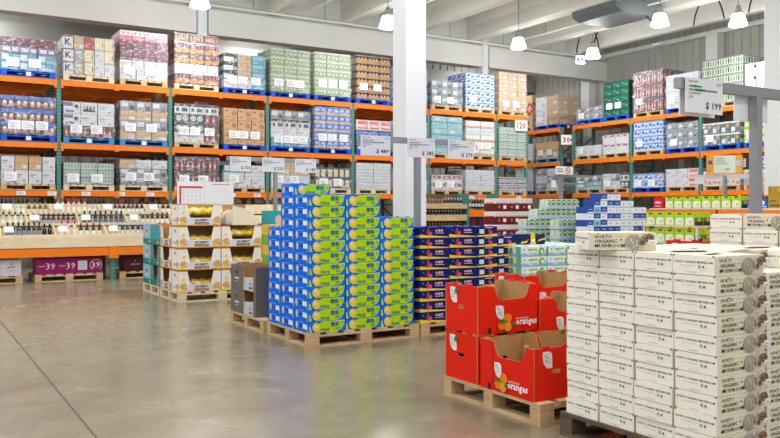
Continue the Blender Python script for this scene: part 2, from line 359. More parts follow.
# ================================================================= PALLETS
def pallet_mesh(w, d, m, h=.145, plastic=False):
    b = MB(); bw = .10; bh = h-.044
    for k in range(7 if not plastic else 5):
        n_ = 7 if not plastic else 5; g = (w-n_*.13)/(n_-1) if w > n_*.13 else .01; x = k*(.13+g)
        b.box(x, 0, h-.022, min(x+.13, w), d, h, m)
    for y in (0, (d-bw)/2, d-bw):
        b.box(0, y, h-.042, w, y+bw, h-.0225, m)
        for x, ww in ((0, .12), ((w-.14)/2, .14), (w-.12, .12)): b.box(x, y, .02, x+ww, y+bw, h-.0425, m)
        b.box(0, y, 0, w, y+bw, .0195, m)
    for x, ww in ((0, .1), ((w-.1)/2, .1), (w-.1, .1)):
        b.box(x, .1005, 0.0, x+ww, (d-bw)/2-.0005, .0195, m); b.box(x, (d+bw)/2+.0005, 0, x+ww, d-bw-.0005, .0195, m)
    if plastic:
        f = front(b, w, h); f.rect(w/2-.05, .03, w/2+.05, .115, WHITE)
    return b.mesh('pallet')
def pallet(x, y, w, d, m, label, group='wooden pallets on the floor'):
    return tag(put(pallet_mesh(w, d, m), 'wooden_pallet', None, (x, y, 0)), label, 'pallet', group)
PH = .145

# ================================================================= RACKS
def rack(name, label, o, axis, bays, blen, levels, depth, lug=True, last_half=False):
    """axis 'x': front faces -Y ; axis 'y': front faces -X, bays run towards +Y"""
    r = root(name, o, label, 'pallet rack')
    rot = 0 if axis == 'x' else PI/2
    r.rotation_euler.z = 0
    def T(p):   # local (along, depth, z)
        return (p[0], p[1], p[2]) if axis == 'x' else (p[1], p[0], p[2])
    def bx(b, a0, d0, z0, a1, d1, z1, m):
        p, q = T((a0, d0, z0)), T((a1, d1, z1)); b.box(min(p[0],q[0]), min(p[1],q[1]), z0, max(p[0],q[0]), max(p[1],q[1]), z1, m)
    xs = [i*blen for i in range(bays+1)]
    if last_half: xs.append(xs[-1]+blen*.49)
    ztop = levels[-1]+.0
    um = {}
    for x in xs:
        for dd, m in ((0, TEAL), (depth-.08, TEAL)):
            b = MB(); bx(b, x-.045, dd, 0, x+.045, dd+.08, ztop, m); bx(b, x-.07, dd-.01, 0, x+.07, dd+.09, .012, TEAL_D); b.build('upright', r)
        b = MB()
        z = .3
        while z < ztop-.6:
            b.bar(T((x, .08, z)), T((x, depth-.08, z+.55)), .03, .03, TEAL_D); b.bar(T((x, .08, z)), T((x, depth-.08, z)), .03, .03, TEAL_D); z += .62
        b.build('brace', r)
    for lv in levels:
        for a, c in zip(xs, xs[1:]):
            b = MB(); bx(b, a+.05, -.012, lv-.13, c-.05, .04, lv, ORANGE)
            bx(b, a+.045, -.02, lv-.19, a+.10, .05, lv+.01, ORANGE); bx(b, c-.10, -.02, lv-.19, c-.045, .05, lv+.01, ORANGE)
            b.build('beam', r)
            b = MB(); bx(b, a+.05, depth-.04, lv-.13, c-.05, depth+.012, lv, ORANGE); b.build('beam', r)
            L_ = c-a; nb = 3
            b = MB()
            for q in range(6): dd = .10+q*(depth-.28)/5; bx(b, a+.06, dd, lv-.014, c-.06, dd+.075, lv-.0005, ORANGE_SHADED)  # slats repeat the beam orange with underside shade put into the colour
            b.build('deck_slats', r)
            for k in range(nb):
                xx = a+L_*(k+.5)/nb
                b = MB(); bx(b, xx-.04, .041, lv-.09, xx+.04, depth-.041, lv-.0145, ORANGE); b.build('crossbar', r)
            if lug and L_ > 2:
                m_ = a+L_/2; b = MB(); p = [T((m_-.09, -.014, lv-.02)), T((m_+.09, -.014, lv-.02)), T((m_+.05, -.03, lv-.15)), T((m_-.05, -.03, lv-.15))]
                b.face(p, ORANGE); bx(b, m_-.05, -.03, lv-.16, m_+.05, -.013, lv-.02, ORANGE); b.build('beam_clip', r)
    return r, T, bx, xs
LV = (1.83, 2.94, 4.41)
rackL, T, bx, xs = rack('pallet_rack', 'long orange and green pallet rack along the back, behind the wine display', (.404, 19.7, 0), 'x', 6, 2.597, LV, 1.1, last_half=True)
card = MB().box(0, -.006, 0, .19, 0, .09, PAPER)
for k in range(4): card.box(.02, -.007, .02+k*.016, .15-.02*(k % 2), -.006, .024+k*.016, INK)
cardm = card.mesh('price_label')
for i, x in enumerate((.9,1.7,2.35,3.1,3.9,4.6,5.6,6.7,7.4,11.0,12.1,13.25,14.1,14.5,15.5,16.4)):
    put(cardm, 'price_label', rackL, (x-.0, -.016, 1.83-.115))
rackR, T2, bx2, ys = rack('pallet_rack', 'orange and green pallet rack along the right wall, partly behind the price signs', (20.0, 7.3, 0), 'y', 5, 2.62, (1.93, 3.10, 4.33), 1.05)
rackF, T3, bx3, ys3 = rack('pallet_rack', 'short far pallet rack in the corner past the end of the long one', (20.0, 21.0, 0), 'y', 1, 2.75, (1.93, 3.10, 4.33), 1.05)
rackB, T4, bx4, xs4 = rack('pallet_rack', 'second pallet rack standing back to back behind the long one', (.404, 21.35, 0), 'x', 6, 2.597, (1.83, 2.94, 4.41), 1.1, lug=False)
# row numbers hung on the racks
for txt, x, y, z, lab in (('120', 16.72, 19.64, 3.93, 'white sign with red number 120 at the end of the long rack'), ('304', 19.75, 20.72, 3.68, 'white sign with red number 304 in the gap between right wall racks')):
    b = MB(); b.box(0, -.01, 0, .5, .01, .34, PAPER); f = front(b, .5, .34, -.01); f.text(txt, .25, .06, .22, mat('c01828', .6), bold=.03, center=True)
    for q in (.08, .42): b.box(q-.006, -.004, .34, q+.006, .004, 4.28-z, GREY)
    o = b.build('row_number_sign', loc=(x, y, z)); tag(o, lab, 'sign')
    if txt == '304': o.rotation_euler.z = -.55

# ================================================================= RACK LOADS
C = dict(w='cbcdd1', k='17171c', wh='dcdad2', kr='a98459', tan='bf9f76', red='a32b33', wine='5b1f33', pink='dc5f7d', pur='6f5a86', teal='3f93ad', lteal='7fb3bd', blue='3f65c0', nav='1f2c63', lb='9bb4e0', gr='6f9455', lgr='98ab7e', dgr='1f5a48', or_='dc7d16', bor='e9572c', grey='8d9094', dk='33343a', lime='a9cf3a', cream='d8cfae', yel='e8c23a', silver='80858c', paleb='b9c9e2')
def cm(k): return mat(C[k], .45, var=.42 if k not in ('w','wh','k') else .2, scale=17, spec=.35)
# marks: (shape, colour, ...) in 0..1 of the face
ST = {
 'white': ('w', [('r','grey',.08,.62,.5,.7),('r','grey',.08,.48,.4,.53),('r','pink',.62,.15,.8,.3)]),
 'whitek': ('w', [('t','k','K',.12,.24,.52),('r','grey',.6,.3,.9,.36),('r','wine',0,.9,1,1)]),
 'drinks': ('wh', [('r','gr',.03,.2,.2,.8),('r','gr',.28,.2,.45,.8),('r','dgr',.53,.2,.7,.8),('r','gr',.78,.2,.95,.8),('r','grey',0,0,1,.14),('r','silver',0,.85,1,1)]),
 'kraft': ('tan', [('r','kr',0,.47,1,.53),('r','w',.55,.1,.9,.38)]),
 'kraftprint': ('tan', [('r','red',.1,.7,.34,.78),('t','red','O',.55,.35,.45),('r','red',.12,.2,.3,.26),('r','red',.6,.12,.8,.17)]),
 'brown': ('kr', [('r','dk',.2,.6,.8,.66),('r','tan',.1,.2,.9,.3)]),
 'crimson': ('red', [('c','pink',.3,.3,.14),('r','wine',.55,.2,.85,.28)]),
 'cream': ('cream', [('b','k',.85,.3,.1,.55),('r','tan',0,0,1,.12)]),
 'greyban': ('grey', [('e','yel',.62,.38,.3,.13,-.7),('r','w',.2,.62,.75,.85)]),
 'pinktop': ('pink', [('r','wh',0,.5,1,1),('c','pink',.25,.75,.12),('c','pink',.7,.75,.12)]),
 'winebox': ('wine', [('c','pink',.25,.6,.1),('c','red',.65,.5,.12),('r','w',.15,.12,.4,.2)]),
 'lilac': ('pur', [('r','w',.1,.3,.5,.75),('r','w',.62,.3,.94,.7)]),
 'teal': ('teal', [('r','w',.05,.2,.42,.9),('r','lteal',.5,0,1,.4)]),
 'tealp': ('teal', [('r','lteal',.1,.5,.9,.9),('r','lteal',.2,.1,.5,.3)]),
 'orangeblk': ('dk', [('e','or_',.3,.3,.28,.24,.3),('e','or_',.8,.3,.26,.22,.3),('b','bor',.15,.6,.08,.38),('b','bor',.4,.6,.08,.38),('b','bor',.65,.6,.08,.38),('b','bor',.88,.6,.08,.38)]),
 'orangebottle': ('dk', [('b','or_',.12,.3,.11,.65),('b','or_',.31,.3,.11,.65),('b','or_',.5,.3,.11,.65),('b','or_',.69,.3,.11,.65),('b','or_',.88,.3,.11,.65),('r','grey',0,0,1,.18)]),
 'redbottle': ('dk', [('b','bor',.2,.08,.2,.84),('b','bor',.66,.08,.2,.84),('r','w',.15,.3,.26,.5),('r','w',.61,.3,.72,.5)]),
 'blackwhite': ('k', [('r','w',0,.05,.72,.6),('r','grey',.76,.1,1,.5)]),
 'olive': ('lgr', [('r','gr',.06,.1,.28,.75),('r','gr',.39,.1,.61,.75),('r','gr',.72,.1,.94,.75),('r','cream',.1,.35,.24,.6),('r','cream',.43,.35,.57,.6),('r','cream',.76,.35,.9,.6),('r','w',0,.85,1,1)]),
 'tannavy': ('kr', [('r','nav',0,.5,1,.85),('c','yel',.2,.55,.1),('c','yel',.5,.55,.1),('c','yel',.8,.55,.1)]),
 'photo': ('nav', [('r','or_',.12,.18,.44,.45),('c','cream',.28,.5,.12),('r','or_',.6,.18,.9,.45),('c','cream',.76,.5,.12),('r','blue',0,.72,1,1)]),
 'purplewhite': ('w', [('r','pur',.0,.62,.55,.95),('c','k',.75,.6,.16),('r','pur',.1,.1,.6,.3)]),
 'spiky': ('w', [('p','k')]),
 'zebra': ('w', [('r','k',0,.75,1,1),('r','dk',.1,.2,.3,.6),('r','dk',.5,.2,.9,.6)]),
 'silver': ('silver', [('r','w',.05,.4,.5,.9),('r','dk',.6,.1,.9,.5)]),
 'panda': ('dk', [('e','w',.28,.5,.2,.28,0),('e','w',.74,.5,.2,.28,0),('c','k',.2,.5,.06),('c','k',.36,.5,.06),('c','k',.66,.5,.06),('c','k',.82,.5,.06)]),
 'bluewhite': ('paleb', [('e','blue',.3,.5,.22,.22,.3),('e','blue',.75,.35,.2,.16,.3),('r','blue',0,.84,1,.95)]),
 'bluetan': ('blue', [('r','tan',0,0,1,.32),('r','lb',.1,.5,.4,.8),('r','lb',.6,.5,.9,.8)]),
 'tealfilm': ('lteal', [('r','teal',0,.45,1,.6),('r','w',.2,.65,.5,.9)]),
 'striped': ('wh', [('r','tan',.0,.0,1,.3),('r','kr',.1,.02,.14,.28),('r','kr',.3,.02,.34,.28),('r','kr',.5,.02,.54,.28),('r','kr',.7,.02,.74,.28),('r','kr',.9,.02,.94,.28)]),
 'tins': ('paleb', [('r','lgr',.03,.3,.17,.95),('r','lgr',.23,.3,.37,.95),('r','lgr',.43,.3,.57,.95),('r','lgr',.63,.3,.77,.95),('r','lgr',.83,.3,.97,.95),('r','grey',0,0,1,.14)]),
 'redwhite': ('w', [('r','red',.08,.45,.92,.9),('r','w',.3,.55,.6,.75)]),
 'plumstripe': ('w', [('r','wine',0,.55,1,.85),('r','pur',0,.1,1,.3)]),
 'whiteplain': ('w', [('r','silver',.04,.44,.96,.48)]),
 'creamdark': ('dk', [('r','cream',.1,.15,.42,.85),('r','cream',.58,.15,.9,.85),('r','yel',.2,.4,.32,.6),('r','yel',.68,.4,.8,.6)]),
 'green': ('dgr', [('r','teal',.1,.55,.5,.62),('r','lgr',.6,.3,.85,.4),('r','k',0,.93,1,1)]),
 'greenred': ('dgr', [('r','w',.06,.1,.48,.5),('c','bor',.7,.6,.14),('r','w',0,.85,1,1)]),
 'limebox': ('lime', [('r','w',.08,.15,.92,.55),('r','gr',0,.9,1,1)]),
 'dots': ('w', [('c','yel',.2,.3,.06),('c','yel',.45,.7,.06),('c','yel',.7,.3,.06),('r','k',.8,.55,.98,.85)]),
 'orangewhite': ('w', [('r','bor',.15,.55,.95,.9),('r','bor',.15,.1,.95,.3)]),
 'orangepale': ('w', [('e','or_',.3,.5,.2,.25,0),('e','or_',.75,.4,.2,.25,0)]),
 'silverbag': ('silver', [('e','w',.3,.6,.2,.2,.4),('e','dk',.75,.35,.16,.12,.2)]),
 'darkblue': ('nav', [('r','blue',.1,.5,.9,.85),('r','w',.15,.1,.5,.35)]),
}
_CM = {}
def carton_mesh(style, w, d, h, side='f'):
    key = (style, round(w,3), round(d,3), round(h,3), side)
    if key in _CM: return _CM[key]
    base, marks = ST[style]; b = MB(); B_ = cm(base)
    b.box(0, 0, 0, w, d, h, B_)
    def draw(f):
        for mk in marks:
            m = cm(mk[1]); W_, H_ = f.w, f.h
            if mk[0] == 'r': f.rect(mk[2]*W_, mk[3]*H_, mk[4]*W_, mk[5]*H_, m)
            elif mk[0] == 'c': f.ell(mk[2]*W_, mk[3]*H_, mk[4]*H_*1.2, mk[4]*H_*1.2, m, 8)
            elif mk[0] == 'e': f.ell(mk[2]*W_, mk[3]*H_, mk[4]*W_, mk[5]*H_, m, 10, mk[6])
            elif mk[0] == 't': f.text(mk[2], mk[3]*W_, mk[4]*H_, mk[5]*H_, m, bold=.03)
            elif mk[0] == 'p':
                f.poly([(x*W_, y*H_) for x, y in ((.1,.2),(.18,.8),(.26,.3),(.38,.85),(.46,.3),(.6,.8),(.66,.3),(.8,.85),(.88,.2))], m)
            elif mk[0] == 'b':
                x, y, ww, hh = mk[2]*W_, mk[3]*H_, mk[4]*W_, mk[5]*H_
                f.poly([(x-ww/2,y),(x+ww/2,y),(x+ww/2,y+hh*.6),(x+ww*.18,y+hh*.75),(x+ww*.18,y+hh),(x-ww*.18,y+hh),(x-ww*.18,y+hh*.75),(x-ww/2,y+hh*.6)], m)
    if side == 'f': draw(front(b, w, h)); draw(left(b, d, h))
    else: draw(left(b, d, h)); draw(front(b, w, h))
    _CM[key] = b.mesh('carton'); return _CM[key]
_FM = {}
def film_mesh(w, d, h):
    b = MB(); e = .014; rnd = random.Random(int(w*1000+h*777)); nx, nz = 7, 6
    ph = [rnd.uniform(0, 6) for _ in range(3)]
    def out(a, c):     # slack film stands off a little, and draws in near the top
        return .012+.022*abs(math.sin(a*5+ph[0])*math.sin(c*4+ph[1]))*(1-c)
    def top(a, c): return h+.022+.03*abs(math.sin(a*4+ph[1]+c*3))*min(1, 4*min(a, 1-a))*min(1, 4*min(c, 1-c))
    def grid(P):
        for i in range(nx):
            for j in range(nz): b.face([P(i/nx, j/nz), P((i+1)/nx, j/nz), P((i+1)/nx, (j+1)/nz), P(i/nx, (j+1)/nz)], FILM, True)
    q = .012
    grid(lambda a, c: (-q+(w+2*q)*a, -out(a, c), .02+h*c)); grid(lambda a, c: (-out(a+.3, c), d+q-(d+2*q)*a, .02+h*c)); grid(lambda a, c: (w+out(a, c), -q+(d+2*q)*a, .02+h*c))
    grid(lambda a, c: (-q+(w+2*q)*a, -q+(d+2*q)*c, top(a, c)))
    return b.mesh('stretch_film')
lab_b = MB().box(0, -.002, 0, .26, 0, .2, PAPER)
for k in range(4): lab_b.box(.03, -.003, .04+k*.035, .2-.03*(k % 2), -.0021, .05+k*.035, mat('9a9aa0', .8, var=0))
LABM = lab_b.mesh('shipping_label')
_PM = {}
def load(cx0, y0, zb, w, d, h, pal, grid, label, film=True, axis='x', labels=2, group=None, lean=0):
    r = root('wrapped_pallet_load' if film else 'pallet_load', (cx0, y0, zb), label, 'pallet load', group)
    W_, D_ = (w, d) if axis == 'x' else (d, w)       # size in x and y
    pm = {'b': BLUE_P, 'l': LBLUE_P, 'w': WOOD, 'p': WOOD_PALE, 'o': WOOD}[pal]
    key = (W_, D_, pal)
    if key not in _PM: _PM[key] = pallet_mesh(W_, D_, pm, plastic=pal in 'bl')
    put(_PM[key], 'pallet', r)
    hh = h-.145; nz = len(grid); ch = hh/nz; g = .006; rnd = random.Random(int(cx0*100+zb*1000+y0*7))
    for j, row in enumerate(grid):
        nx = len(row); cw = w/nx; z = .146+(nz-1-j)*ch
        for i, st in enumerate(row):
            if not st: continue
            jx, jy = rnd.uniform(0, .012), rnd.uniform(0, .012)
            if axis == 'x':
                me = carton_mesh(st, cw-g-.012, .48, ch-g); put(me, 'carton', r, (i*cw+jx, jy, z))
                if i == 0: put(me, 'carton', r, (i*cw+jx, .5+jy, z))
            else:
                me = carton_mesh(st, .48, cw-g-.012, ch-g, 'l'); yy = w-(i+1)*cw
                put(me, 'carton', r, (jx, yy+jy, z))
                if i == nx-1: put(me, 'carton', r, (.5+jx, yy+jy, z))
    if not all(all(row) for row in grid): film = film
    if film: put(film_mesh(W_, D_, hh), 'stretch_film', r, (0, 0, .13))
    pz = .145+hh*rnd.uniform(.08, .22)
    for k in range(labels):
        px = (.08+.82/max(labels, 2)*k+rnd.uniform(-.02, .05))*w
        if axis == 'x': put(LABM, 'shipping_label', r, (px, -.018, pz))
        else:
            o = put(LABM, 'shipping_label', r, (-.018, w-px, pz)); o.rotation_euler.z = -PI/2
    return r
X0 = .404
def slotx(k): return X0+.1+1.2985*k + (.0 if k % 2 == 0 else -.02)
def LOADS(level, items):
    zb = LV[level]+.002
    for k, zt, pal, grid, lab, film, nl in items:
        load(slotx(k), 19.68, zb, 1.14, 1.0, zt-zb, pal, grid, lab, film, labels=nl+(1 if film and nl else 0))
R = lambda s, n: [s]*n
LOADS(2, [
 (0, 5.35, 'p', [R('redwhite',3)]*4, 'red and white wrapped load at the left edge, top level of long rack', True, 1),
 (1, 5.29, 'b', [R('winebox',4), R('lilac',3), R('teal',3), R('teal',3)], 'wrapped teal and lilac load on blue pallet, top level at far left', True, 1),
 (2, 5.47, 'p', [['whitek','kraft','crimson','cream','cream'], ['whitek','greyban','cream','white','cream'], ['whitek','greyban','cream','white','white']], 'load with white cartons lettered K beside grey banana cartons', True, 0),
 (3, 5.74, 'o', [R('pinktop',4), R('winebox',4), R('winebox',4), R('white',4), R('white',3)], 'tall wrapped pink and white load beside the K cartons', True, 1),
 (4, 5.83, 'p', [R('orangebottle',3), R('orangeblk',3), R('orangeblk',3), R('white',4), R('orangeblk',3)], 'tall black and orange load on wooden pallet, top level', True, 0),
 (5, 5.45, 'b', [['blackwhite','kraftprint','tealp'], ['blackwhite','kraftprint','tealp'], ['blackwhite','kraftprint','tealp'], ['white','white','tealp']], 'load of black, tan and teal cartons side by side on blue pallet', True, 2),
 (6, 5.72, 'b', [R('olive',3)]*5, 'olive green patterned load, left of two on blue pallets at the top', True, 2),
 (7, 5.75, 'b', [R('olive',3)]*5, 'pale green shiny wrapped load, right of two on blue pallets at the top', True, 2),
 (8, 5.8, 'b', [R('tannavy',3)]*6, 'tan and navy cartons on blue pallet left of the big column, top level', False, 2),
 (9, 5.6, 'w', [R('bluewhite',3)]*4, 'load mostly hidden behind the big white column, top level', True, 1),
 (10, 5.3, 'w', [R('silver',3)]*3, 'low silver wrapped load just right of the big column, top level', True, 1),
 (11, 5.65, 'w', [R('bluewhite',3)]*6, 'white load with blue floral print, top level right of column', False, 1),
 (12, 5.79, 'w', [R('kraft',3)]*5, 'tan cartons in film at the right end of long rack, top level', True, 1),
])
LOADS(1, [
 (0, 3.9, 'w', [R('white',3)]*3, 'white load cut by the left edge, middle level of long rack', True, 1),
 (1, 3.97, 'b', [R('photo',4)]*3, 'blue cartons with food pictures on blue pallet, middle level left', True, 2),
 (2, 3.92, 'l', [['purplewhite','spiky','white'], ['purplewhite','white','white'], R('redbottle',4)], 'load of purple, white and black cartons with red bottle print', True, 1),
 (3, 4.03, 'l', [R('silver',3), R('kraft',3), R('silver',3), R('kraft',3)], 'shiny wrapped silver and tan load on light blue pallet', True, 1),
 (4, 4.05, 'w', [R('zebra',3), ['panda','panda','redbottle'], ['panda','panda','redbottle'], ['white','white','redbottle']], 'wrapped silver and black load with face prints on wooden pallet', True, 2),
 (5, 4.03, 'b', [R('kraftprint',3)]*3, 'tan cartons with red print on blue pallet, middle level', False, 3),
 (6, 4.06, 'b', [R('silver',3), R('zebra',3), R('white',3), R('tealp',3)], 'bulging silver film wrapped load on blue pallet, middle level', True, 3),
 (7, 4.24, 'b', [R('bluetan',3)]*5, 'blue and tan striped cartons in film, middle level', True, 2),
 (8, 3.95, 'b', [R('orangewhite',3), R('darkblue',3), R('darkblue',3)], 'dark blue load with white cartons on top behind the $ 489 sign', True, 1),
 (9, 4.0, 'w', [R('white',3)]*3, 'white load mostly hidden behind the big column, middle level', True, 1),
 (10, 4.22, 'w', [R('tealfilm',2)]*3, 'pale teal wrapped load right of the big column, above the $ 279 sign', True, 0),
 (11, 4.15, 'w', [R('striped',2), R('whiteplain',2), R('striped',2), R('striped',2), R('striped',2)], 'white and tan layered load on wooden pallet, middle level right', True, 2),
 (12, 4.02, 'w', [R('tins',3)]*4, 'white and green striped load at the right end, middle level', False, 0),
])
LOADS(0, [
 (0, 2.6, 'w', [R('white',3)]*2, 'white load cut by the left edge, lowest level of long rack', True, 1),
 (1, 2.6, 'w', [['white','kraft','kraft','white'], R('white',4)], 'white and brown cartons on wooden pallet above the wine, far left', False, 1),
 (2, 2.49, 'p', [R('tins',3)]*3, 'green and white tins on wooden pallet above the wine', False, 2),
 (3, 2.6, 'p', [['kraft','white','white'], R('silver',3), R('silver',3)], 'silver wrapped low load on wooden pallet above the wine', True, 1),
 (4, 2.72, 'w', [R('redbottle',4), R('redbottle',4)], 'black cartons with orange red bottles above the notice board', True, 1),
 (5, 2.55, 'w', [['teal','kraft','white'], R('whiteplain',2), R('white',3)], 'white and tan load behind the $ 155 sign', False, 1),
 (6, 2.66, 'w', [R('kraft',2), R('white',2)], 'tan and white wrapped load behind the $ 225 and $ 145 signs', True, 1),
 (7, 2.55, 'p', [R('creamdark',3), R('creamdark',3)], 'dark and cream cartons on wooden pallet above the pear cartons', True, 1),
 (8, 2.72, 'p', [R('whiteplain',2)]*4, 'plain white wrapped load left of the big column, lowest level', True, 0),
 (9, 2.6, 'w', [R('white',3)]*2, 'white load hidden behind the big column, lowest level', True, 0),
 (10, 2.44, 'w', [R('redwhite',3), R('redwhite',3)], 'red and white load right of the column, lowest level', True, 1),
 (11, 2.62, 'w', [R('whiteplain',2)]*4, 'plain white plastic wrapped load, lowest level right of column', True, 0),
 (12, 2.42, 'w', [R('plumstripe',3)]*3, 'white and purple striped load at the right end, lowest level', True, 0),
])
for k in range(12):
    for lv, hmax in ((0, .86), (1, 1.2)):
        hh = hmax-.14*((k*5+lv*3) % 3)
        gr = [R(('brown','kraft','silver','darkblue')[(k*3+lv) % 4], 2), R(('kraft','brown','white','kraft')[(k+lv) % 4], 2)]
        load(slotx(k), 21.33, LV[lv]+.002, 1.14, 1.0, hh, 'w', gr, 'load glimpsed on the rear rack, %s from left, %s level' % (ORD[k+1], ('lower', 'upper')[lv]), False, labels=0, group='loads on the rear rack')
# goods standing behind the short loads
# right wall rack : loads run along Y, given from the far end to the near end
RZ = (1.932, 3.102, 4.332)
YR = {'a': (18.95, .95), 'b': (17.92, 1.0)}
def RL(level, y, w, zt, pal, grid, lab, film=True, nl=1): load(19.98, y, RZ[level], w, 1.0, zt-RZ[level], pal, grid, lab, film, 'y', nl)
# bay edges at y = 7.3, 9.92, 12.54, 15.16, 17.78, 20.4
RL(2, 19.0, 1.2, 4.9, 'b', [R('silverbag',3), R('silverbag',3)], 'low silver wrapped load, far end of right wall rack top level')
RL(2, 17.86, 1.08, 5.62, 'b', [R('green',3)]*5, 'dark green cartons on blue pallet, top level of right wall rack', False, 2)
RL(2, 16.5, 1.16, 5.77, 'w', [R('redbottle',5), R('redbottle',5), R('redbottle',5)], 'black bottle cartons with orange red labels, top of right wall rack', True, 1)
RL(2, 15.22, 1.16, 5.5, 'b', [R('whiteplain',1)]*3, 'white film wrapped block on blue pallet behind the $ 199 sign', True, 1)
RL(2, 13.75, 1.32, 5.75, 'p', [R('drinks',4)]*5, 'green and white drink cartons stacked high, top right', False, 1)
RL(2, 12.6, 1.1, 5.45, 'p', [R('dots',3)]*3, 'white cartons with yellow dots beside the right column, top level', False, 0)
RL(1, 19.05, 1.2, 3.58, 'w', [R('whiteplain',3), R('white',3)], 'low white load on wooden pallet, far end of right rack middle level', True, 1)
RL(1, 17.86, 1.12, 3.87, 'w', [R('redwhite',2), R('whiteplain',2), R('redwhite',2), R('whiteplain',2)], 'white load with red print, right wall rack middle level', True, 0)
RL(1, 16.5, 1.16, 4.18, 'w', [R('bluewhite',4)]*4, 'blue and white patterned load, right wall rack middle level', False, 1)
RL(1, 15.22, 1.14, 4.02, 'b', [R('silverbag',3)]*3, 'silver and black wrapped bags on blue pallet, middle level', True, 1)
RL(1, 13.85, 1.2, 3.9, 'b', [R('greenred',4), R('greenred',4)], 'green cartons with red dots on blue pallet below the $ 199 sign', True, 1)
RL(1, 12.6, 1.12, 4.1, 'b', [R('limebox',3)]*4, 'lime green and white load on blue pallet behind the near sign post', False, 1)
RL(0, 19.05, 1.2, 2.55, 'w', [R('silver',3), R('tealfilm',3)], 'white and teal load with wire cage, lowest level far end', True, 1)
RL(0, 17.86, 1.12, 2.58, 'w', [['white','silver','zebra'], ['white','white','panda']], 'white load with a dark corner, lowest level of right rack', True, 1)
RL(0, 16.5, 1.18, 2.52, 'b', [R('bluewhite',3), R('bluewhite',3)], 'blue and white load on blue pallet, lowest level of right rack', True, 2)
RL(0, 15.22, 1.16, 2.62, 'w', [['white','white','orangewhite'], ['whiteplain','white','orangewhite']], 'white load with orange cartons, lowest level of right rack', True, 0)
RL(0, 13.85, 1.2, 2.5, 'w', [R('orangepale',4), R('orangepale',4)], 'pale orange and white load below the orange framed sign', True, 0)
RL(0, 12.6, 1.12, 2.5, 'w', [R('orangepale',3), R('kraft',3)], 'white and tan load behind the near sign post, lowest level', True, 0)
# far corner rack
load(20.02, 22.55, 4.332, .95, 1.0, 1.35, 'w', [R('kraftprint',1)]*1, 'tall tan box on wooden pallet in the far corner rack', False, 'y', 2)
load(20.02, 21.15, 4.332, 1.2, 1.0, 1.2, 'b', [['white','kraft'],['white','kraft'],['white','brown']], 'leaning white and brown load on blue pallet, far corner rack top', True, 'y', 1)
load(20.02, 22.55, 3.102, .95, 1.0, .75, 'w', [R('whiteplain',2)]*2, 'white load on the far corner rack, middle level', True, 'y', 1)
load(20.02, 21.15, 3.102, 1.2, 1.0, .75, 'l', [R('kraft',2)], 'tan cartons on light blue pallet, far corner rack middle level', False, 'y', 2)
load(20.02, 22.55, 1.932, .95, 1.0, 1.05, 'b', [R('whiteplain',3)]*7, 'white layered stack like nested cups, far corner rack lowest level', False, 'y', 0)
load(20.02, 21.15, 1.932, 1.2, 1.0, .95, 'w', [['silverbag','whiteplain'],['whiteplain','silverbag'],['silverbag','whiteplain']], 'white plastic bags in film, far corner rack lowest level', True, 'y', 0)

# ================================================================= WINE DISPLAY
wd = root('wine_display', (0, 0, 0), 'tiered pale wood wine display on an orange and green rack at left', 'display rack')
WX0, WX1 = -.6, 9.6
b = MB(); b.box(WX0, 16.16, .49, WX1, 16.22, .645, ORANGE)
for x in (3.47, .87, 6.07, 8.67): b.box(x-.09, 16.145, .43, x+.09, 16.16, .66, ORANGE)
b.build('beam', wd)
MB().box(WX0, 17.24, .49, WX1, 17.30, .645, ORANGE).build('beam', wd)
for x in (3.47, .87, 6.07, 8.67):
    MB().box(x-.05, 16.225, 0, x+.05, 16.30, .64, TEAL).build('upright', wd); MB().box(x-.05, 17.15, 0, x+.05, 17.235, .64, TEAL).build('upright', wd)
MB().box(WX0, 16.2, .646, WX1, 17.3, .70, WOOD_DISPLAY).build('deck', wd)
b = MB(); b.box(WX0, 16.15, .665, WX1, 16.195, .865, WOOD_DISPLAY)
for k in range(12): b.lathe([(.014,0),(.014,.004)], 8, WOOD_DARK, (WX0+.4+k*.85, 16.15, .77))
b.build('fascia_board', wd)
tiers = [(16.2, .86, 1.48), (16.57, 1.075, 1.03), (16.94, 1.29, 1.52)]
CARD = MB(); CARD.obox((0,0,.06), (.17,.004,.12), Matrix.Rotation(-.45, 3, 'X'), PAPER)
CARDM = CARD.mesh('price_card')
TW = .94
for ti, (y0, z0, xo) in enumerate(tiers):
    b = MB(); b.box(WX0, y0, z0-.03, WX1, y0+.37, z0, WOOD_DISPLAY)      # shelf
    b.box(WX0, y0-.02, z0-.03, WX1, y0, z0+.055, WOOD_DISPLAY)
    b.box(WX0, y0+.35, z0+.0, WX1, y0+.368, z0+.215, WOOD_DISPLAY); b.build('shelf', wd)
    x = xo-3*TW
    while x < WX1-.1:
        if x > WX0:
            b = MB(); b.prism([(0,0),(.36,0),(.36,.215),(.3,.215),(.0,.06)], (x, y0, z0), (0,1,0), (0,0,1), (-1,0,0), -.02, WOOD_DISPLAY); b.build('divider', wd)
            if 0 < x < 6: put(CARDM, 'price_card', wd, (x+.12, y0+.02, z0+.10))
        x += TW
    MB().box(WX0, y0+.2, .70, WX1, y0+.22, z0-.03, WOOD_DISPLAY).build('riser', wd)
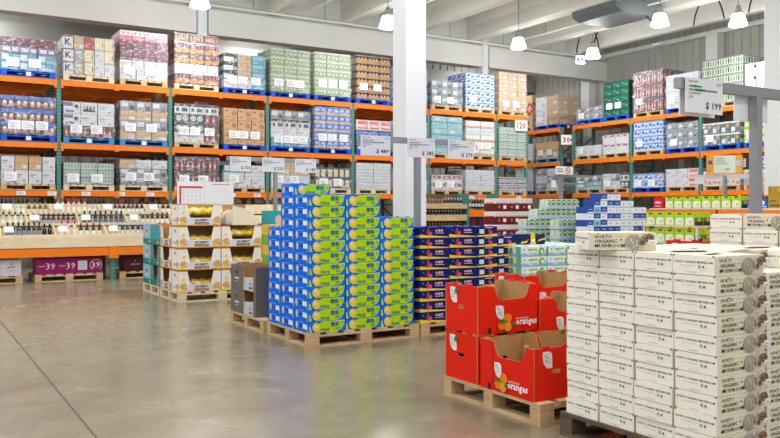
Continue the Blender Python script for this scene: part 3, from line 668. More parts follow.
# bottles
def bottle_meshes(glass, label, cap, h=.3, shoulder=.6, wide=.038):
    a = MB(); a.lathe([(wide*.9,0),(wide,.008),(wide,h*shoulder),(wide*.72,h*(shoulder+.09)),(.015,h*(shoulder+.2)),(.0135,h*.97),(.0165,h*.975),(.0165,h)], 10, mat(glass, .12, var=0, spec=.6))
    l = MB(); l.lathe([(wide+.0008,h*.16),(wide+.0008,h*.46)], 10, mat(label, .6, var=.05), cap=False)
    c = MB(); c.lathe([(.0155,h*.8),(.0178,h*.83),(.0178,h*1.003)], 8, mat(cap, .4, var=0))
    return a.mesh('bottle'), l.mesh('label'), c.mesh('capsule')
def bottle(ms, x, y, z, lab, group):
    o = tag(put(ms[0], 'wine_bottle', None, (x, y, z)), lab, 'bottle', group)
    put(ms[1], 'label', o); put(ms[2], 'capsule', o)
    o.rotation_euler = (-.0, 0, random.uniform(0, 6)); return o
BT = {
 'white': (bottle_meshes('c9cfae', 'f2f2ee', '2a3550', .27), 'pale bottle with white label'),
 'rose': (bottle_meshes('e2c3a8', 'f4f0e8', 'c23a58', .32), 'rose bottle, red cap'),
 'dark': (bottle_meshes('1b1a1d', 'efefec', 'a31f2c', .26), 'dark bottle, red cap'),
 'black': (bottle_meshes('16161c', '23232c', '101014', .26), 'all black wine bottle'),
 'grey': (bottle_meshes('23242e', '8f93a6', '2b2d38', .29), 'dark bottle, grey label'),
 'purple': (bottle_meshes('2c2430', 'b9a9bb', '3b2440', .24), 'small dark bottle with lilac label'),
 'navy': (bottle_meshes('1c2436', '6b7891', '1d2333', .29), 'navy bottle'),
 'green': (bottle_meshes('2a3a24', 'e7e7dc', 'd9d9cc', .27), 'green bottle, white label'),
 'gold': (bottle_meshes('6b4a20', 'e8dcc0', 'c7a24a', .24), 'short amber bottle'),
 'silver': (bottle_meshes('26262a', 'd8dadd', 'c8cad0', .27), 'dark bottle, silver cap'),
}
FILL = [  # (tier, compartment left x, [(kind, count)...])
 (0, 1.48, [('grey', 7), ('black', 2)]), (0, 2.42, [('rose', 3), ('dark', 4)]), (0, 3.36, [('silver', 8)]), (0, 4.3, [('dark', 7)]),
 (1, 1.03, [('white', 8)]), (1, 1.97, [('purple', 9)]), (1, 2.91, [('navy', 8)]), (1, 3.85, [('green', 4), ('dark', 4)]),
 (2, 1.52, [('white', 4), ('gold', 4)]), (2, 2.46, [('rose', 6), ('white', 2)]), (2, 3.4, [('dark', 9)]), (2, 4.34, [('dark', 7)]),
]
TN = ('lowest', 'middle', 'top')
for t, x, fill in FILL:
    y0, z0, _ = tiers[t]; tot = sum(c for _, c in fill); step = (TW-.12)/tot; k = 0
    for kind, cnt in fill:
        ms, desc = BT[kind]
        for q in range(cnt):
            comp = {1.48:'far left',2.42:'second',3.36:'third',4.3:'fourth',1.03:'far left',1.97:'second',2.91:'third',3.85:'fourth',1.52:'far left',2.46:'second',3.4:'third',4.34:'fourth'}[x]
            bottle(ms, x+.1+step*(k+.2), y0+.17+.02*math.sin(k*2.1), z0, '%s, %s from left, %s shelf, %s compartment' % (desc, ORD[k+1], TN[t], comp), 'wine bottles on the %s display shelf' % TN[t]); k += 1
# cartons under the display
def plain_carton(w, d, h, c, marks=None, seam=True):
    b = MB(); b.box(0, 0, 0, w, d, h, mat(c, .5)); 
    if seam: b.box(0, d*.5-.002, h, w, d*.5+.002, h+.001, mat(c, .7, var=.3))
    f = front(b, w, h)
    if marks: marks(f)
    return b
def mk_arc(f):
    wht = mat('f3e9f0', .6, var=0)
    f.text('39', f.w*.5, f.h*.3, f.h*.42, wht, bold=.0, center=False); f.rect(f.w*.12, f.h*.5, f.w*.45, f.h*.53, wht)
def mk_arc_big(f):
    wht = mat('f3e9f0', .6, var=0)
    f.text('39', f.w*.5, f.h*.3, f.h*.42, wht, bold=.01, center=True)
    n_ = 14; R1, R2 = f.h*.36, f.h*.39
    for i in range(n_-3):
        a0, a1 = -.9+2*PI*i/n_, -.9+2*PI*(i+1)/n_
        f.poly([(f.w*.5+R1*math.cos(a0), f.h*.5+R1*math.sin(a0)), (f.w*.5+R2*math.cos(a0), f.h*.5+R2*math.sin(a0)), (f.w*.5+R2*math.cos(a1), f.h*.5+R2*math.sin(a1)), (f.w*.5+R1*math.cos(a1), f.h*.5+R1*math.sin(a1))], wht)
def mk_sheet(f): f.rect(f.w*.12, f.h*.22, f.w*.85, f.h*.82, PAPER); [f.rect(f.w*.2, f.h*(.3+.1*i), f.w*.75, f.h*(.32+.1*i), INK) for i in range(4)]
def mk_crest(f):
    rd = mat('9c3440', .6, var=0); f.ell(f.w*.5, f.h*.74, f.w*.06, f.h*.05, rd); strokes(f, f.w*.3, f.h*.46, f.w*.42, f.h*.13, rd, 7, f.h*.012); f.rect(f.w*.3, f.h*.3, f.w*.7, f.h*.31, rd)
def mk_script(f): strokes(f, f.w*.28, f.h*.42, f.w*.45, f.h*.12, mat('b79aa0', .6, var=0), 8); f.ell(f.w*.5, f.h*.7, f.w*.03, f.h*.05, mat('b79aa0', .6, var=0))
for x, wdt, lab in ((.25, 1.6, 'wooden pallet under the white wine cartons at far left'), (2.06, 1.24, 'wooden pallet under the magenta wine cartons'), (3.62, 1.3, 'wooden pallet under the dark maroon carton behind the teal trays')):
    tag(put(pallet_mesh(wdt, 1.0, WOOD), 'wooden_pallet', None, (x, 16.32, 0)), lab, 'pallet', 'pallets under the wine display')
for i, (x, w, c, mk, lab) in enumerate(((1.13, .345, 'dcdce4', mk_crest, 'white wine carton with red crest, left one under the display'), (1.48, .345, 'dcdce4', mk_crest, 'white wine carton with red crest, right one under the display'),
    (.78, .345, 'dcdce4', mk_crest, 'white wine carton outside the left edge under the display'),
    (2.08, .36, '9b1467', mk_arc, 'magenta carton printed 39, leftmost of the row'), (2.445, .36, '9b1467', mk_arc, 'magenta carton printed 39, second of the row'), (2.81, .23, '9b1467', mk_sheet, 'magenta carton with white sheet stuck on its end'), (3.045, .25, '9b1467', mk_arc_big, 'magenta carton with large 39 in a circle, rightmost of the row'),
    (3.72, .42, '4a1220', mk_script, 'dark maroon wine carton under the display behind the teal trays'), (4.16, .42, '4a1220', mk_script, 'second dark maroon carton under the display, farther right'))):
    tag(plain_carton(w, .5, .3, c, mk).build('wine_carton', loc=(x, 16.34, .146)), lab, 'carton', 'cartons under the wine display')
# dark stored cartons and bottles seen between the racks over the wine display
for i in range(12):
    x = (.72, 3.12)[i//6]+(i % 6)*.35; c = ('1c1d22', '2a1016', '16323e', '1c1d22')[i % 4]
    b = MB(); b.box(0, 0, 0, .3, .4, .3, mat(c, .5)); b.box(.0, -.001, .2, .3, 0, .26, mat(('1f8fb8', '8d2230', 'caa46a')[i % 3], .5))
    for q in range(3): b.lathe([(.03,0),(.03,.1),(.012,.16),(.012,.2)], 8, mat('101014', .2, var=0), (.06+q*.09, .12, .3))
    tag(b.build('bottle_case', loc=(x, 19.9, 1.15)), 'dark case of bottles under the long rack, %s from the left' % ORD[i+1], 'bottle case', 'dark bottle cases behind the wine display')
for x0, x1, lab in ((.55, 2.9, 'left'), (3.1, 5.5, 'right')):
    b = MB(); b.box(x0, 19.86, 1.11, x1, 20.5, 1.148, WOOD_DISPLAY)
    for x in (x0+.02, x1-.07): b.box(x, 19.9, 0, x+.05, 20.4, 1.11, WOOD_DISPLAY)
    tag(b.build('stock_shelf'), '%s wooden shelf holding dark cases behind the wine display' % lab, 'shelf')

# second wine display right of the big column
wd2 = root('wine_display', (0, 0, 0), 'wooden bottle shelves seen right of the big column above navy cartons', 'display rack')
y0 = 16.9
for z0, z1 in ((.78, .92), (1.09, 1.25), (1.41, 1.53)):
    MB().box(11.2, y0, z0, 12.72, y0+.02, z1, WOOD).build('shelf_front', wd2); MB().box(11.2, y0+.021, z0, 12.72, y0+.42, z0+.02, WOOD).build('shelf', wd2)
MB().box(11.2, y0+.42, 0, 12.72, y0+.44, 1.8, WOOD_DARK).build('back_panel', wd2)
for x in (11.14, 12.73): MB().box(x, y0, 0, x+.06, y0+.5, 1.82, TEAL).build('upright', wd2)
MB().box(12.8, y0, 1.2, 13.75, y0+.05, 1.38, ORANGE).build('beam', wd2)
MB().box(12.8, y0+.0, 1.4, 13.75, y0+.42, 1.42, WOOD_DARK).build('shelf', wd2); MB().box(12.8, y0+.051, .9, 13.75, y0+.42, .92, WOOD_DARK).build('shelf', wd2)
MB().box(13.76, y0, 0, 13.82, y0+.5, 1.82, TEAL).build('upright', wd2)
for ti, (z0, kinds) in enumerate(((.8, ('gold','gold')), (1.11, ('silver','green')), (1.43, ('gold','silver')))):
    for k in range(14):
        ms, desc = BT[kinds[0] if k < 8 else kinds[1]]
        bottle(ms, 11.3+k*.1, y0+.12, z0, '%s, %s from left on the %s shelf right of the column' % (desc, ORD[k+1], TN[ti]), 'bottles on the shelves right of the column')
for k in range(8):
    bottle(BT['silver'][0], 12.9+k*.105, y0+.12, 1.422, 'dark bottle with pale label above the small orange beam, %s from left' % ORD[k+1], 'bottles above the small orange beam')
    tag(plain_carton(.1, .3, .26, ('3b2552', '7a1f30', '1f1f28')[k % 3]).build('spirit_box', loc=(12.85+k*.112, y0+.06, .922)), 'narrow dark gift box under the small orange beam, %s from left' % ORD[k+1], 'box', 'narrow gift boxes under the orange beam')

# ================================================================= STACK HELPER
def stack(me_fn, name, cols, label_fn, cat, group):
    """cols: (x, y, z, n, h, rotz, mesh, col_label); one object per carton, jittered"""
    for (x, y, z, n_, h, rz, me, cl) in cols:
        for k in range(n_):
            o = put(me, name, None, (x+random.uniform(-.004, .004), y+random.uniform(-.004, .004), z+k*h)); o.rotation_euler.z = rz+random.uniform(-.006, .006)
            tag(o, label_fn(n_-1-k, n_, cl), cat, group)

# ---------------------------------------------------------------- pear cartons
PB = mat('0672f2', .6, spec=.12); PG = mat('b0da00', .55, spec=.15); PGL = mat('a8d010', .45); PEARC = mat('ecce42', .5); PEARH = mat('f2dd8e', .5); PT = mat('0a5f9a', .5, var=0); PW = mat('eef2f6', .5, var=0); SHB = mat('0a2f7c', .5, var=0)
def pear_mesh(w=.412, d=.344, h=.1165):
    b = MB(); b.box(0, 0, 0, w, d, h-.002, PB); e = .006
    b.box(e, e, h-.004, w-e, d-e, h-.001, PB)
    for x in (.07, .2, .33): b.box(x, .004, h-.002, x+.035, .03, h+.007, PB)
    for y in (.08, .25): b.box(.004, y, h-.002, .03, y+.035, h+.007, PB)
    f = front(b, w, h)
    f.poly([(w*.17,.002),(w*.80,.002),(w*.90,h*.18),(w*.965,h*.5),(w*.995,h*.97),(w*.40,h*.97),(w*.31,h*.85),(w*.24,h*.62),(w*.19,h*.3)], PG)
    f.poly([(.003,.002),(.034,.002),(.014,h*.62),(.003,h*.56)], PG)
    f.poly([(w*.17,.002),(w*.3,.002),(w*.34,h*.3),(w*.24,h*.34)], PGL)
    f.ell(.082, h*.49, .043, .046, PEARC, 16); f.ell(.076, h*.6, .028, .022, PEARH, 10); f.ell(.092, h*.72, .006, .004, mat('6d5a20', .6, var=0), 8)
    f.text('PEAR', .136, .012, .031, PT, w=.1, bold=.01); f.text('雪梨', .245, h*.47, .046, PT, w=.095, bold=.02); f.text('有機', .30, .02, .026, PT, w=.05); f.ell(.375, h*.76, .011, .011, mat('7e9aa0', .5, var=0), 10)
    g = left(b, d, h)
    g.ell(.062, h*.48, .026, .038, PEARC, 14); g.ell(.057, h*.58, .015, .02, PEARH, 10)
    g.rect(.13, h*.42, .155, h*.6, SHB); g.rect(.165, h*.42, .19, h*.6, SHB)
    g.rect(.215, h*.3, .275, h*.72, PW); g.ell(.3, h*.5, .022, .03, PW, 10)
    g.rect(.1, h*.83, .24, h*.88, mat('7fb4e8', .5, var=0)); g.poly([(.326,.002),(.342,.002),(.342,.07)], PG)
    return b.mesh('pear_carton')
PM = pear_mesh(); PX, PY = 3.446, 7.22
pallet(3.44, 7.2, 1.33, 1.09, WOOD, 'wooden pallet under the blue and green pear cartons')
cols = []
CN = ('left', 'middle', 'right'); RN = ('front', 'middle', 'back')
for i in range(3):
    for j in range(3):
        nn = [[12, 12, 10], [13, 12, 10], [9, 9, 9]][j][i]
        cols.append((PX+.004+i*.42, PY+j*.35, PH, nn, .117, 0, PM, '%s %s column' % (RN[j], CN[i])))
stack(None, 'pear_carton', cols, lambda k, n_, cl: 'blue and green pear carton, %s in the %s' % (top_of(k, n_), cl), 'carton', 'pear cartons on the pallet')

# ---------------------------------------------------------------- navy fruit cartons
NV = mat('0f1f6c', .55, spec=.15); YL = mat('f3cf1c', .5); MG = mat('c2264f', .5); PKT = mat('f3c9c4', .5, var=0)
def dragon(f, x, y, s):
    f.ell(x, y, .02*s, .03*s, mat('c0262e', .5), 10); f.ell(x+.03*s, y-.012*s, .024*s, .022*s, mat('d64a86', .5), 10)
    f.poly([(x-.01*s, y+.02*s), (x-.002*s, y+.05*s), (x+.006*s, y+.022*s)], mat('8aa83a', .5)); f.poly([(x-.018*s, y-.006*s), (x-.04*s, y-.0*s), (x-.016*s, y+.012*s)], MG); f.ell(x+.004*s, y-.032*s, .01*s, .012*s, mat('8aa83a', .5), 8)
def navy_mesh(w, d, h, end=False):
    b = MB(); b.box(0, 0, 0, w, d, h-.002, NV)
    b.box(.006, .006, h-.003, w-.006, d-.006, h-.001, NV)
    for x in (.06, w-.1): b.box(x, .004, h-.002, x+.04, .03, h+.005, NV)
    f = front(b, w, h)
    if not end:
        f.poly([(0, .001), (w*.98, .001), (w*.98, .008), (0, h*.30)], YL); f.poly([(.0, h*.30), (.04, h*.3), (.0, h*.34)], YL)
        dragon(f, w*.27, h*.52, 1.0); f.text('火龍果', w*.5, h*.56, h*.24, PKT, w=w*.27, bold=.02); f.rect(w*.5, h*.42, w*.8, h*.47, PKT)
        s_ = mat('8fa6d8', .5, var=0); f.rect(w*.07, h*.7, w*.12, h*.73, s_); f.rect(w*.09, h*.63, w*.1, h*.8, s_); f.ell(w*.88, h*.6, .009, .009, BLACK, 8)
    else:
        f.poly([(0, .001), (w, .001), (w, h*.3), (w*.6, h*.2), (0, h*.12)], YL)
        f.rect(w*.08, h*.3, w*.32, h*.74, mat('cfe0dc', .5, var=0)); dragon(f, w*.6, h*.5, .85); f.rect(w*.35, h*.85, w*.75, h*.92, PKT)
    g = left(b, d, h); g.poly([(0, .001), (d, .001), (d, h*.3), (d*.6, h*.2), (0, h*.12)], YL); dragon(g, d*.5, h*.5, .9); g.rect(d*.3, h*.85, d*.7, h*.92, PKT)
    return b.mesh('fruit_carton')
NA = navy_mesh(.392, .29, .1165); NE = navy_mesh(.284, .39, .1165, True)
pallet(4.79, 7.2, 1.4, 1.0, WOOD, 'wooden pallet under the navy and yellow fruit cartons')
cols = [(4.80, 7.23, PH, 9, .117, 0, NA, 'leftmost front column'), (5.197, 7.23, PH, 9, .117, 0, NA, 'second front column'), (5.594, 7.23, PH, 9, .117, 0, NE, 'third front column'), (5.884, 7.23, PH, 8, .117, 0, NE, 'rightmost front column'),
        (4.80, 7.53, PH, 9, .117, 0, NA, 'leftmost back column'), (5.197, 7.53, PH, 9, .117, 0, NA, 'second back column'), (5.594, 7.63, PH, 9, .117, 0, NE, 'third back column'), (5.884, 7.63, PH, 8, .117, 0, NE, 'rightmost back column')]
stack(None, 'fruit_carton', cols, lambda k, n_, cl: 'navy fruit carton, %s in the %s' % (top_of(k, n_), cl), 'carton', 'navy fruit cartons')

# ---------------------------------------------------------------- light blue apple cartons
AW = mat('e9f0f4', .45); AB = mat('8cc4e6', .45); AG = mat('7dbb34', .45)
def apple_mesh(w=.40, d=.36, h=.116):
    b = MB(); b.box(0, 0, 0, w, d, h-.002, AW); b.box(.004,.004,h-.003,w-.004,d-.004,h-.001,mat('bfe0ee', .5))
    for x in (.07, .3): b.box(x, .004, h-.002, x+.04, .03, h+.006, AB)
    f = front(b, w, h)
    f.poly([(0,.001),(w,.001),(w,h*.3),(w*.75,h*.12),(w*.55,h*.3),(w*.35,h*.14),(w*.12,h*.36),(0,h*.28)], AB)
    f.poly([(w*.88,.001),(w,.001),(w,h*.98),(w*.96,h*.6)], mat('6fc0a0', .5))
    f.text('青森蘋果', w*.26, h*.56, h*.22, AG, w=w*.34, bold=.02); strokes(f, w*.3, h*.28, w*.26, h*.12, AG, 8)
    f.ell(w*.76, h*.52, .042, .042, AG, 14); f.ell(w*.77, h*.46, .02, .024, AW, 10); f.rect(w*.06, h*.62, w*.12, h*.76, mat('9aa6aa', .5, var=0))
    g = left(b, d, h); g.rect(0, .001, d, h*.3, AB); g.ell(d*.5, h*.52, .04, .042, AG, 12); g.rect(d*.75, 0.001, d, h, mat('6fc0a0', .5))
    return b.mesh('apple_carton')
AM = apple_mesh()
pallet(6.03, 6.98, 1.28, 1.15, WOOD, 'wooden pallet under the light blue apple cartons')
cols = [(6.05+i*.41, 7.0+j*.375, PH, 7, .117, 0, AM, '%s %s column' % (RN[j], CN[i])) for i in range(3) for j in range(3)]
stack(None, 'apple_carton', cols, lambda k, n_, cl: 'light blue apple carton, %s in the %s' % (top_of(k, n_), cl), 'carton', 'light blue apple cartons')
# navy banana carton on top
b = MB(); b.box(0, 0, 0, .40, .3, .125, mat('161c48', .5)); f = front(b, .42, .125)
f.poly([(.14,.001),(.26,.001),(.24,.03),(.235,.124),(.165,.124),(.17,.03)], YL); f.rect(.17,.04,.23,.06,PAPER)
f.poly([(.01,.01),(.1,.02),(.13,.07),(.1,.045),(.01,.035)], YL); f.poly([(.41,.08),(.3,.06),(.28,.03),(.32,.045),(.41,.06)], YL)
b.box(.19,.002,.125,.23,.04,.14,YL)
tag(b.build('banana_carton', loc=(6.38, 7.40, PH+7*.117)), 'navy carton with curved yellow shapes on top of the light blue apple cartons', 'carton')

# ---------------------------------------------------------------- wine cases (maroon)
def wcase(w=.365, d=.4, h=.297):
    b = MB(); b.box(0, 0, 0, w, d, .178, mat('6e1420', .5)); b.box(.0, .0, .178, w, d, h, mat('e6e0dc', .5)); f = front(b, w, h)
    for i in range(6): f.rect(.02+i*.057, .182, .055+i*.057, .205, mat('9c2a34', .5, var=0))
    for i in range(4): f.rect(.04+i*.08, .24, .07+i*.08, .262, mat('b8a8a4', .6, var=0))
    f.rect(.22, .06, .31, .14, PAPER); f.ell(.1, .1, .03, .025, mat('b98a88', .6, var=0), 10)
    g = left(b, d, h); g.rect(.05, .182, .35, .2, mat('9c2a34', .5, var=0))
    return b.mesh('wine_case')
WC = wcase()
pallet(11.3, 13.98, 1.16, 1.0, WOOD, 'wooden pallet under the maroon and white wine cases')
stack(None, 'wine_case', [(11.33+i*.37, 14.0, PH, 5, .3, 0, WC, '%s column' % ORD[i+1]) for i in range(3)], lambda k, n_, cl: 'maroon and white wine case, %s, %s from left' % (top_of(k, n_), cl), 'wine case', 'maroon wine cases')

# ---------------------------------------------------------------- green and white drink packs
def gpack(w=.296, d=.3, h=.205):
    b = MB(); b.box(0, 0, 0, w, d, .075, mat('b4c8d8', .4)); f = front(b, w, h); f.rect(.02, .02, .12, .055, mat('a9c2da', .5, var=0)); f.rect(.17, .02, .27, .055, mat('a9c2da', .5, var=0))
    for r_ in range(2):
        for i in range(6):
            x = .004+i*.049
            g_ = mat('3f8a34', .4) if i % 3 != 1 else mat('d5dcc8', .4)
            b.box(x, .01+r_*.14, .0755, x+.044, .01+r_*.14+.13, .195, mat('cfd8c4', .4), front=g_)
            b.lathe([(.014,0),(.014,.01)], 8, mat('e9efe9', .4), (x+.022, .06+r_*.14, .195))
            if r_ == 0:
                F = Face(b, (x, .0099, .0755), (1,0,0), (0,0,1), (0,-1,0), .044, .12); F.eps = .0012
                F.rect(.006, .055, .038, .085, mat('e9efdf', .5, var=0) if i % 3 != 1 else mat('4d8c40', .5, var=0)); F.rect(.004, .005, .04, .02, mat('9c8a60', .5, var=0))
    return b.mesh('drink_pack')
GP = gpack()
cols = []; hts = [4, 5, 6, 7, 7, 6, 5]
hts = [5, 6, 7, 7, 7, 6, 5]
for i in range(7): cols.append((10.95+i*.3, 12.5, PH, hts[i], .21, 0, GP, '%s column' % ORD[i+1]))
pallet(10.93, 12.48, 2.15, 1.0, WOOD, 'wooden pallet under the pyramid of green drink packs')
stack(None, 'drink_pack', cols, lambda k, n_, cl: 'green and white drink tray, %s in the %s of the pyramid' % (top_of(k, n_), cl), 'drink pack', 'green and white drink packs')
cols = [(11.0+i*.3, 11.9, PH, 5, .21, 0, GP, '%s column' % ORD[i+1]) for i in range(1, 4)]
pallet(11.28, 11.88, .93, .55, WOOD, 'small wooden pallet under the nearer green drink packs')
stack(None, 'drink_pack', cols, lambda k, n_, cl: 'nearer green drink tray, %s in the %s' % (top_of(k, n_), cl), 'drink pack', 'nearer green drink packs')

# ---------------------------------------------------------------- blue and white boxes
def bwbox(c, w=.182, d=.3, h=.128):
    b = MB(); base = mat({'b': '2350a8', 'w': 'e9ecf2', 'l': '9cc2dd'}[c], .45); b.box(0, 0, 0, w, d, h, base); f = front(b, w, h)
    if c == 'b': f.rect(0, 0, w, h*.22, mat('e4e9f2', .5, var=0)); f.rect(w*.2, h*.5, w*.8, h*.66, mat('8fb0e4', .5, var=0))
    elif c == 'w': f.rect(w*.3, h*.35, w*.42, h*.6, mat('5b84cc', .5, var=0)); f.rect(w*.5, h*.4, w*.62, h*.55, mat('8fb0e4', .5, var=0)); f.rect(0, h*.93, w, h, mat('5b84cc', .5, var=0))
    else: f.ell(w*.5, h*.5, w*.3, h*.25, mat('5590c4', .5, var=0))
    return b.mesh('tissue_carton')
BW = {c: bwbox(c) for c in 'bwl'}
pallet(11.34, 11.18, 1.72, .9, WOOD, 'wooden pallet under the small blue and white cartons')
for i in range(9):
    nn = (10, 11, 12, 12, 12, 11, 11, 10, 10)[i]
    for k in range(nn):
        kk = nn-1-k; c = 'b' if (i < 3 and (k*3+i*2) % 5 < 3) else ('l' if i < 3 and k % 2 else ('b' if (k % 2 == (0 if i in (3, 4) else (0 if i in (7, 8) else 2)) ) else 'w'))
        if i in (5, 6): c = 'w' if k % 3 else 'w'
        nm = {'b': 'blue', 'w': 'white', 'l': 'light blue'}[c]
        tag(put(BW[c], 'tissue_carton', None, (11.36+i*.188+random.uniform(-.003, .003), 11.2, PH+k*.13)), 'small %s carton, %s in the %s column of the blue block' % (nm, top_of(kk, nn), ORD[i+1]), 'carton', 'small blue and white cartons')

# ---------------------------------------------------------------- lime green pouch boxes on shelves
LG = mat('b5d92a', .45); LGD = mat('8db81e', .45); DG = mat('2d3a1c', .5)
def limebox(w=.215, d=.24, h=.235):
    b = MB(); b.box(0, 0, 0, d, w, h, LG)   # front to -X
    g = left(b, w, h); g.ell(w*.5, h*.4, w*.4, h*.28, mat('eceede', .5), 12); g.rect(w*.08, h*.06, w*.92, h*.45, mat('e6e9d4', .5)); g.ell(w*.62, h*.3, w*.2, h*.14, mat('cdd6a4', .5), 10); g.rect(w*.3, h*.86, w*.7, h*.96, DG); g.rect(w*.2, h*.66, w*.8, h*.7, LGD); g.rect(w*.94, 0, w, h, LGD)
    f = front(b, d, h); f.rect(0, 0, d, h*.3, DG); f.rect(0, h*.3, d, h*.62, mat('5a7a22', .5)); f.ell(d*.5, h*.45, d*.25, h*.14, mat('c5a86a', .5), 10)
    return b.mesh('lime_carton')
LBM = limebox()
sh = root('display_shelf', (12.0, 9.2, 0), 'grey shelf unit holding the lower rows of lime green cartons', 'shelf')
SHM = mat('cfd3cf', .5)
for z in (.14, .45, .765, 1.075): MB().box(-.03, -.02, z, .5, 1.12, z+.024, SHM).build('shelf_board', sh)
for x, y in ((0,-.05),(.46,-.05),(0,1.125),(.46,1.125)): MB().box(x-.02, y, 0, x+.02, y+.03, 1.1, SHM).build('leg', sh)
for ti, z in enumerate((.165, .475, .79, 1.10)):
    for i in range(5):
        tag(put(LBM, 'lime_carton', None, (12.0, 10.08-i*.217, z)), 'lime green carton with pale picture, %s from left on the %s shelf' % (ORD[i+1], ('lowest','second','third','top')[ti]), 'carton', 'lime green cartons on the lower shelves')
        if i == 4: tag(put(LBM, 'lime_carton', None, (12.25, 10.08-i*.217, z)), 'lime green carton showing its dark side, end of the %s shelf' % ('lowest','second','third','top')[ti], 'carton', 'lime green cartons showing dark sides')
sh = root('display_shelf', (13.5, 8.2, 0), 'wooden shelf with orange frame holding the upper row of lime cartons', 'shelf')
for z in (.3, .85, 1.39): MB().box(0, 0, z, .55, 3.3, z+.025, SHM if z > 1 else WOOD).build('shelf_board', sh)
for z in (.86, 1.31): MB().box(-.05, 0, z, -.0, 3.3, z+.07, ORANGE).build('beam', sh)
for x, y in ((-.05,-.05),(.5,-.05),(-.05,3.3),(.5,3.3),(-.05,1.6),(.5,1.6)): MB().box(x, y, 0, x+.05, y+.04, 1.389, ORANGE).build('post', sh)
for i in range(8): tag(put(LBM, 'lime_carton', None, (13.5, 10.87-i*.222, 1.416)), 'lime green carton on the upper shelf, %s from the left' % ORD[i+1], 'carton', 'lime green cartons on the upper shelf')
for k, (z, c) in enumerate(((.326, 'c9863a'), (.876, 'd8a24a'))):
    for i in range(7):
        tag(plain_carton(.4, .4, .34, c).build('tan_carton', loc=(13.55, 8.3+i*.45, z)), 'tan carton on the %s board of the orange framed shelf, %s from the near end' % (('lower','middle')[k], ORD[i+1]), 'carton', 'tan cartons on the orange framed shelf')
b = MB(); b.box(0,0,0,.3,.26,.23, mat('c8182c', .5)); g = left(b,.26,.23); strokes(g, .04, .1, .17, .05, PAPER, 6); g.rect(.04, .04, .2, .05, PAPER); tag(b.build('red_carton', loc=(13.5, 11.13, 1.416)), 'small red carton with white lettering left of the upper lime row', 'carton')
for i in range(2):
    b = MB(); b.box(0,0,0,.3,.2,.16, mat('1d62c8', .4)); g = left(b,.2,.16); g.ell(.1,.1,.05,.04,mat('e8ecf4', .5)); g.rect(.02,.02,.18,.04,PAPER); b.lathe([(.03,0),(.045,.03),(.04,.07),(0,.09)], 8, mat('b5533a', .5), (.12,.1,.16))
    tag(b.build('blue_bottle_pack', loc=(13.52, 8.80+i*.21, 1.416)), 'blue pack with a reddish top beside the golden carton, %s' % ('nearer one', 'farther one')[i], 'pack', 'blue packs by the golden carton')
b = MB(); b.box(0,0,0,.35,.33,.4, mat('b08a2c', .5)); g = left(b,.33,.4); strokes(g, .03, .03, .28, .04, INK, 6); g.rect(.03,.13,.16,.14,INK); g.rect(.03,.3,.05,.37,mat('8a6a1c',.6,var=0)); g.rect(.2,.3,.3,.36,mat('d8b24a',.5,var=0))
tag(b.build('golden_carton', loc=(13.51, 8.45, 1.416)), 'golden brown carton with black lettering at the right edge', 'carton')

# ================================================================= GINGER / FRUIT TRAYS (left group)
GW = mat('efe9e6', .6); GIN = mat('d9a860', .6); GY = mat('ffd61c', .5); LAV = mat('d3d6e8', .5); TRIM = mat('e0a02c', .6)
def tray(w=.65, d=.36, h=.325):
    """front (-Y) with a trapezoid opening, left side with the dark of a hand hole painted on"""
    b = MB(); t = .008
    fr = [(0,0),(w,0),(w,h),(w*.83,h),(w*.76,h*.36),(w*.27,h*.36),(w*.2,h),(0,h)]
    b.prism(fr, (0,0,0), (1,0,0), (0,0,1), (0,-1,0), t, GW, KRAFT)
    b.prism([(0,0),(w,0),(w,h),(0,h)], (0,d,0), (1,0,0), (0,0,1), (0,1,0), t, GW, KRAFT)
    sd = [(t,0),(d-t,0),(d-t,h),(d*.62,h),(d*.62,h*.72),(d*.38,h*.72),(d*.38,h*.84),(d*.615,h*.84),(d*.615,h),(t,h)]
    sd = [(t,0),(d-t,0),(d-t,h),(t,h)]
    b.prism(sd, (0,0,0), (0,1,0), (0,0,1), (-1,0,0), t, GW, KRAFT); b.prism(sd, (w,0,0), (0,1,0), (0,0,1), (1,0,0), t, GW, KRAFT)
    b.box(t, t, 0, w-t, d-t, t, KRAFT)
    b.box(0, -.004, h-.012, w*.2, 0, h, TRIM); b.box(w*.83, -.004, h-.012, w, 0, h, TRIM); b.box(0, -.004, 0, w, 0, .012, TRIM); b.box(-.004, 0, h-.012, 0, d, h, TRIM); b.box(-.004, 0, 0, 0, d, .012, TRIM)
    f = front(b, w, h, -.001); f.rect(w*.18, .015, w*.86, h*.33, LAV)
    f.text('有機生薑嚴選', w*.38, h*.2, h*.1, INK, w=w*.32, bold=.03); f.rect(w*.37, h*.06, w*.71, h*.17, mat('8a5a26', .6, var=0)); f.text('TOP GINGER', w*.39, h*.08, h*.065, mat('f0d9a0', .6, var=0), w=w*.3)
    for x in (.1, .9): 
        f.ell(w*x, h*.3, w*.085, h*.12, GIN, 10, .4); f.ell(w*x+.02, h*.2, w*.07, h*.07, GIN, 8, -.4); f.ell(w*x-.01, h*.1, w*.06, h*.06, GY, 8)
    f.ell(w*.11, h*.62, w*.035, h*.07, GY, 8); f.ell(w*.12, h*.86, w*.012, h*.03, GIN, 8)
    g = left(b, d, h); g.k = 4; g.ell(d*.5, h*.78, .025, .022, BLACK, 10); g.rect(d*.3, h*.2, d*.7, h*.32, mat('c2c4cf', .6, var=0)); g.ell(d*.85, h*.3, d*.12, h*.1, GIN, 8); g.ell(d*.85, h*.12, d*.1, h*.06, GY, 8)  # black oval paints the dark of the hand hole, nothing is cut
    return b.mesh('fruit_tray')
TM = tray()
BAGM = []
